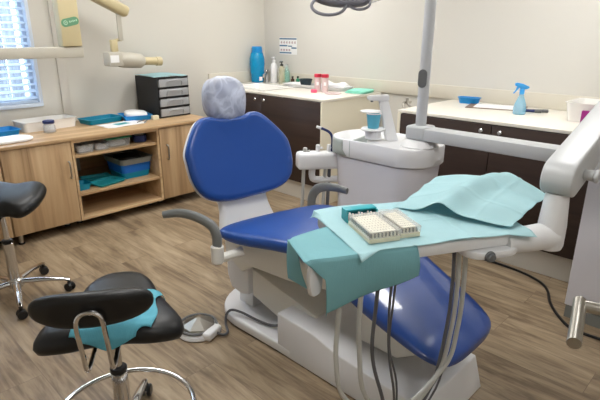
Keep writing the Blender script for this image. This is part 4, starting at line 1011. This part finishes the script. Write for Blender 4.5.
obj('burs', b, m_paper, t)
b = new(); sheet(b, lambda u, v: T(0.125 + 0.09 * u, 0.195 + 0.075 * v, 0.8555 + 0.008 * math.sin(PI * u) * math.sin(PI * v) + 0.002 * math.sin(9 * u + 5 * v)), 12, 12)
single('sterile_pouch', b, m_clear2, 'clear crinkled sterile pouch between the boxes and the crumpled sheet', 'pouch', T(0.17, 0.23, 0.8525), solid=0.001)
# ================================================================== OPERATING LIGHT (overhead, hung from the pole top)
ol_ = thing('operating_light', 'grey overhead operating light with loop handles at the top of the photo', 'light', (PX, PY, 2.121))
LC = V((2.15, 1.785, 1.60)); ru = V((0.714, -0.70, 0))
MLr = Matrix(((ru.x, -ru.y, 0, LC.x), (ru.y, ru.x, 0, LC.y), (0, 0, 1, LC.z), (0, 0, 0, 1)))   # local x = lateral, y = back
b = new(); M2 = MLr @ Matrix.Rotation(R(62), 4, 'X')
pillow(b, spline2([(-0.20, 0.0), (-0.13, 0.075), (0.0, 0.09), (0.10, 0.075), (0.13, 0.02), (0.10, -0.045), (0.0, -0.062), (-0.12, -0.05)], 5), 0.05, M2 @ Matrix.Translation((0.02, 0.0, -0.01)), 0.01)
hd = obj('lamp_head', b, m_lamp, ol_)
def loop(cx, cy, a, bb, r, M, nm):
    t = new(); pts = [M @ V((cx + a * math.cos(2 * PI * k / 28), cy + bb * math.sin(2 * PI * k / 28), 0)) for k in range(28)]
    rings = []
    for i, p in enumerate(pts):
        tg = (pts[(i + 1) % 28] - pts[i - 1]).normalized(); nrm = (M.to_3x3() @ V((0, 0, 1))).normalized(); s = tg.cross(nrm)
        rings.append([p + s * math.cos(2 * PI * q / 10) * r + nrm * math.sin(2 * PI * q / 10) * r for q in range(10)])
    rings.append(rings[0])
    loft(t, rings, False, False); bmesh.ops.remove_doubles(t, verts=t.verts, dist=1e-6)
    return obj(nm, t, m_lamp, hd)
ML3 = MLr @ Matrix.Rotation(R(68), 4, 'X')
loop(-0.085, -0.062, 0.088, 0.048, 0.0085, ML3, 'loop_handle'); loop(0.075, -0.045, 0.056, 0.036, 0.007, ML3, 'loop_handle')
b = new(); sheet(b, lambda u, v: MLr @ V((0.10 + 0.10 * u, 0.02 * u, -0.055 + 0.03 * u + 0.09 * v)), 6, 6); obj('splash_shield', b, m_clear, hd, solid=0.003)
b = new(); tube(b, [(LC.x, LC.y, LC.z + 0.03), (LC.x, LC.y, LC.z + 0.16), (LC.x + 0.02, LC.y - 0.02, LC.z + 0.2)], 0.018, 12); obj('lamp_yoke', b, m_lamp, ol_)
b = new(); tube(b, [(LC.x + 0.02, LC.y - 0.02, LC.z + 0.2), (2.28, 1.6, 2.0), (PX, PY, 2.135)], 0.024, 12); cyl(b, (PX, PY, 2.121), (PX, PY, 2.17), 0.034, 20); obj('lamp_arm', b, m_white, ol_)
# ================================================================== FLOOR THINGS
t = thing('foot_pedal', 'white foot pedal with steel cap on the floor behind the near stool', 'pedal', (1.16, 1.86, 0))
pc = (1.18, 1.86, 0)
obj('pedal_base', lathe(new(), [(0, 0.0), (0.10, 0.0), (0.105, 0.008), (0.10, 0.022), (0.08, 0.03), (0, 0.03)], pc, 36), m_white, t)
b = new(); lathe(b, [(0.088, 0.0305), (0.08, 0.045), (0.012, 0.075), (0, 0.076)], pc, 7); obj('pedal_cap', b, m_steel, t, sharp=10)
b = new(); ring(b, (pc[0], pc[1] + 0.006, 0.035), 0.092, 0.007, 36, 8); obj('pedal_bumper', b, m_grey, t)
b = new(); box(b, (1.20, 1.775, 0.022), (0.11, 0.05, 0.04), (0, 0, R(20)), 0.012, 3); obj('pedal_plug', b, m_white, t)
b = new(); tube(b, [(1.215, 1.762, 0.02), (1.235, 1.73, 0.012), (1.265, 1.735, 0.013), (1.29, 1.78, 0.025), (1.31, 1.80, 0.06), (1.335, 1.79, 0.082), (1.36, 1.74, 0.078), (1.375, 1.66, 0.07), (1.39, 1.58, 0.068), (1.41, 1.53, 0.075), (1.425, 1.525, 0.10), (1.44, 1.52, 0.13)], 0.0065, 8, smooth=5)
tag(obj('pedal_cable', b, m_hosed, base=(1.3, 1.7, 0.0)), 'grey cable running from the foot pedal up over the chair base', 'cable')
b = new(); tube(b, [(2.70, 1.66, 0.008), (2.86, 1.60, 0.008), (2.945, 1.50, 0.008), (2.965, 1.38, 0.008), (2.965, 1.15, 0.008), (2.95, 0.97, 0.008), (2.90, 0.84, 0.008), (2.82, 0.765, 0.008), (2.68, 0.70, 0.008), (2.56, 0.61, 0.008), (2.50, 0.53, 0.008), (2.50, 0.40, 0.008), (2.52, 0.2, 0.008)], 0.0075, 8, smooth=6)
tag(obj('power_cable', b, m_blkp, base=(2.8, 0.9, 0.0)), 'black cable on the floor in front of the white kickboard', 'cable')

# ================================================================== SADDLE STOOLS
def make_stool(label, ang_base, drape_ring=True, seat_rot=0.0, zs=0.55, back=True, foot=True, nose=1.0, tilt=0.0, off=0.0):
    """built around the origin; front of the saddle towards +y"""
    t = thing('saddle_stool', label, 'stool', (0, 0, 0), 'black saddle stools')
    Ms = Matrix.Rotation(seat_rot, 4, 'Z')
    Mt = Matrix.Translation((0, 0, zs)) @ Matrix.Rotation(R(tilt), 4, V((0.714, -0.70, 0))) @ Matrix.Translation((0, 0, -zs))
    half = [(0.0, 0.225), (0.06 * nose, 0.213), (0.105 * nose, 0.16), (0.135, 0.07), (0.183, -0.03), (0.213, -0.10), (0.203, -0.165), (0.13, -0.195), (0.06, -0.19)]
    o2 = spline2(half + [(0, -0.185)] + [(-x, y) for x, y in half[:0:-1]], 4)
    b = new(); rings = []
    prof = [(0.0, -0.036), (0.5, -0.036), (0.88, -0.033), (0.97, -0.022), (1.0, -0.004), (0.985, 0.012), (0.93, 0.027), (0.82, 0.037), (0.6, 0.043), (0.3, 0.045), (0.0, 0.045)]
    tm = new(); cy = -0.01
    for s, z in prof:
        rg = []
        for x, y in (o2 if s > 0 else [(0, 0)]):
            X, Y = x * s, cy + (y - cy) * s
            zz = zs + z - 0.5 * X * X + 0.006 * max(0, Y / 0.235) ** 2 + 0.012 * max(0, -Y / 0.19) ** 2
            rg.append(tm.verts.new(Mt @ Ms @ V((X + off, Y, zz))))
        rings.append(rg)
    n = len(o2)
    for a, c in zip(rings, rings[1:]):
        for i in range(n):
            j = (i + 1) % n
            if len(a) == 1: tm.faces.new((a[0], c[j], c[i]))
            elif len(c) == 1: tm.faces.new((a[i], a[j], c[0]))
            else: tm.faces.new((a[i], a[j], c[j], c[i]))
    bmesh.ops.recalc_face_normals(tm, faces=tm.faces)
    obj('seat', tm, m_black, t, sharp=60)
    obj('seat_mechanism', box(new(), (0, -0.01, zs - 0.058), (0.13, 0.17, 0.04), bev=0.01, M=Ms), m_blkp, t)
    b = new(); tube(b, [Ms @ V((0.05, 0.03, zs - 0.06)), Ms @ V((0.15, 0.035, zs - 0.085)), Ms @ V((0.19, 0.03, zs - 0.11))], [0.007, 0.010, 0.016], 10, flat=0.7); obj('lever', b, m_blkp, t)
    if back:
        # curved oval pad
        b = new(); Nn = 40
        rings = []
        for (s, d_) in ((0.0, -0.020), (0.6, -0.021), (0.9, -0.018), (0.985, -0.009), (1.0, 0.0), (0.985, 0.010), (0.9, 0.019), (0.6, 0.023), (0.0, 0.024)):
            rg = []
            for k in range(Nn if s > 0 else 1):
                a = 2 * PI * k / Nn
                X = 0.160 * s * math.copysign(abs(math.cos(a)) ** 0.75, math.cos(a)); Z = 0.054 * s * math.copysign(abs(math.sin(a)) ** 0.8, math.sin(a))
                rg.append(b.verts.new(Ms @ V((X, -0.262 + d_ + 1.2 * X * X - 0.15 * Z, zs + 0.143 + Z + 0.012 * math.cos(3 * X)))))
            rings.append(rg)
        for a, c in zip(rings, rings[1:]):
            for i in range(Nn):
                j = (i + 1) % Nn
                if len(a) == 1: b.faces.new((a[0], c[j], c[i]))
                elif len(c) == 1: b.faces.new((a[i], a[j], c[0]))
                else: b.faces.new((a[i], a[j], c[j], c[i]))
        bmesh.ops.recalc_face_normals(b, faces=b.faces)
        bk = obj('backrest', b, m_black, t, sharp=60)
        b = new(); w = 0.034
        yb = -0.290
        half_ = [(w, -0.03, zs - 0.05), (w, -0.17, zs - 0.052), (w, -0.228, zs - 0.05), (w, -0.254, zs - 0.034), (w, -0.268, zs + 0.02), (w, yb, zs + 0.10), (w * 0.92, yb - 0.004, zs + 0.142), (w * 0.55, yb - 0.004, zs + 0.160)]
        tube(b, [Ms @ V((-x, y, z)) for x, y, z in half_] + [Ms @ V((0, yb - 0.004, zs + 0.164))] + [Ms @ V(p) for p in half_[::-1]], 0.0068, 10, smooth=4)
        obj('back_bracket', b, m_chrome, t)
    obj('piston', cyl(new(), (0, 0, 0.30), (0, 0, zs - 0.078), 0.0145, 18), m_chrome, t)
    obj('column', cyl(new(), (0, 0, 0.075), (0, 0, 0.325), 0.027, 24, bev=0.001), m_chrome, t)
    obj('collar', cyl(new(), (0, 0, 0.3255), (0, 0, 0.345), 0.028, 24, bev=0.003), m_blkp, t)
    obj('hub', cyl(new(), (0, 0, 0.062), (0, 0, 0.115), 0.042, 24, bev=0.006), m_chrome, t)
    for k in range(5):
        a = R(ang_base + 72 * k); dx, dy = math.cos(a), math.sin(a)
        b = new(); tube(b, [(dx * 0.03, dy * 0.03, 0.092), (dx * 0.15, dy * 0.15, 0.088), (dx * 0.25, dy * 0.25, 0.075), (dx * 0.278, dy * 0.278, 0.068)], [0.021, 0.018, 0.014, 0.011], 12, smooth=3, flat=0.72)
        obj('base_leg', b, m_chrome, t)
        cb = new(); cx, cy2 = dx * 0.272, dy * 0.272
        aa = a + R(40 + 50 * k); wx, wy = math.cos(aa), math.sin(aa)
        for s in (-1, 1):
            cyl(cb, (cx + wx * 0.006 * s, cy2 + wy * 0.006 * s, 0.025), (cx + wx * 0.022 * s, cy2 + wy * 0.022 * s, 0.025), 0.0248, 20, bev=0.004)
        tube(cb, [(cx - wy * 0.012, cy2 + wx * 0.012, 0.030), (cx, cy2, 0.054), (cx + wy * 0.012, cy2 - wx * 0.012, 0.03)], 0.012, 10)
        cyl(cb, (cx, cy2, 0.045), (cx, cy2, 0.066), 0.009, 12)
        obj('caster', cb, m_blkp, t)
    if foot:
        fr = new(); ring(fr, (0, 0, 0.150), 0.238, 0.0095, 64, 12); obj('foot_ring', fr, m_chrome, t)
        b = new()
        for k in range(3):
            a = R(-81 + (k - 1) * 75); cyl(b, (0.02 * math.cos(a), 0.02 * math.sin(a), 0.140), (0.236 * math.cos(a), 0.236 * math.sin(a), 0.149), 0.006, 10)
        obj('ring_spoke', b, m_chrome, t)
    return t
st = make_stool('black saddle stool with backrest and foot ring in the near left foreground', 9, zs=0.562, off=0.015)
st.location = (0.580, 1.423, 0); st.rotation_euler = (0, 0, R(-33))
s2 = make_stool('black saddle stool at the left edge in front of the oak cabinet', 41, foot=False, seat_rot=R(-128), nose=1.5, zs=0.575, tilt=12)
s2.location = (0.665, 2.87, 0)
# teal paper sheet lying on the near stool's saddle
b = new()
_h = [(0.0, 0.225), (0.06, 0.213), (0.105, 0.16), (0.135, 0.07), (0.183, -0.03), (0.213, -0.10), (0.203, -0.165), (0.13, -0.195), (0.06, -0.19)]
seat_outline = spline2(_h + [(0, -0.185)] + [(-x, y) for x, y in _h[:0:-1]], 4)
seat_polar = sorted((math.atan2(y + 0.01, x), math.hypot(x, y + 0.01)) for x, y in seat_outline)
def seat_radius(a):
    n = len(seat_polar)
    for i in range(n):
        a0, r0 = seat_polar[i - 1]; a1, r1 = seat_polar[i]
        if i == 0: a0 -= 2 * PI
        if a0 <= a <= a1: return r0 + (r1 - r0) * (a - a0) / max(1e-6, a1 - a0)
    return seat_polar[-1][1]
seat_prof = [(0.0, 0.045), (0.3, 0.045), (0.6, 0.043), (0.82, 0.037), (0.93, 0.027), (0.985, 0.012), (1.0, -0.004)]
def sheet_on_seat(u, v):
    X = -0.125 + 0.275 * u + 0.010 * math.sin(7 * v) + 0.05 * (1 - v) * (0.5 - u); Y = -0.225 + 0.03 * abs(u - 0.45) * 2 * (1 - v) + (0.165 + 0.11 * u) * v + 0.012 * math.sin(8 * u + 1) * (1 - v) + 0.01 * math.sin(11 * u) * v
    a = math.atan2(Y + 0.01, X); rr = seat_radius(a); k = math.hypot(X, Y + 0.01) / rr
    drop = 0.0
    if k > 1.0: drop = (k - 1.0) * rr * 0.9; X, Y = X / k * 1.02, (Y + 0.01) / k * 1.02 - 0.01; k = 1.0
    zp = -0.004
    for (s0, z0), (s1, z1) in zip(seat_prof, seat_prof[1:]):
        if s0 <= k <= s1: zp = z0 + (z1 - z0) * (k - s0) / (s1 - s0)
    z = 0.562 + zp - 0.5 * X * X + 0.006 * max(0, Y / 0.235) ** 2 + 0.012 * max(0, -Y / 0.19) ** 2 + 0.006 - drop
    z += 0.003 * abs(math.sin(9 * u - 7 * v)) + 0.003 * abs(math.sin(5 * u + 9 * v))
    return Matrix.Translation((0.580, 1.423, 0)) @ Matrix.Rotation(R(-33), 4, 'Z') @ V((X + 0.015, Y, z))
sheet(b, sheet_on_seat, 44, 44)
single('paper_drape', b, drape_mat('sky_teal_paper', (104, 186, 206)), 'crumpled sky blue paper sheet on the near black stool', 'drape', (0.57, 1.42, 0.6), solid=0.001)

# ================================================================== LIGHT, WORLD, CAMERA
wd = bpy.data.worlds.new('sky'); S.world = wd; wd.use_nodes = True
bg = wd.node_tree.nodes['Background']; bg.inputs['Color'].default_value = (0.62, 0.80, 1.0, 1); bg.inputs['Strength'].default_value = 6.5

cd = bpy.data.cameras.new('camera'); co = bpy.data.objects.new('camera', cd); C.objects.link(co)
yaw, pit, rol = R(45.6), R(18.67), R(0.18)
fw = V((math.sin(yaw) * math.cos(pit), math.cos(yaw) * math.cos(pit), -math.sin(pit)))
rt = V((math.cos(yaw), -math.sin(yaw), 0)); upv = rt.cross(fw)
r2 = rt * math.cos(rol) + upv * math.sin(rol); u2 = -rt * math.sin(rol) + upv * math.cos(rol)
co.matrix_world = Matrix(((r2.x, u2.x, -fw.x, 0), (r2.y, u2.y, -fw.y, 0), (r2.z, u2.z, -fw.z, 1.415), (0, 0, 0, 1)))
cd.sensor_width = 36; cd.lens = 497.8 / 600 * 36; cd.clip_start = 0.02
S.camera = co
S.view_settings.view_transform = 'Standard'; S.view_settings.look = 'None'; S.view_settings.gamma = 1
S.view_settings.exposure = 0.62
S.cycles.max_bounces = 10; S.cycles.transparent_max_bounces = 16
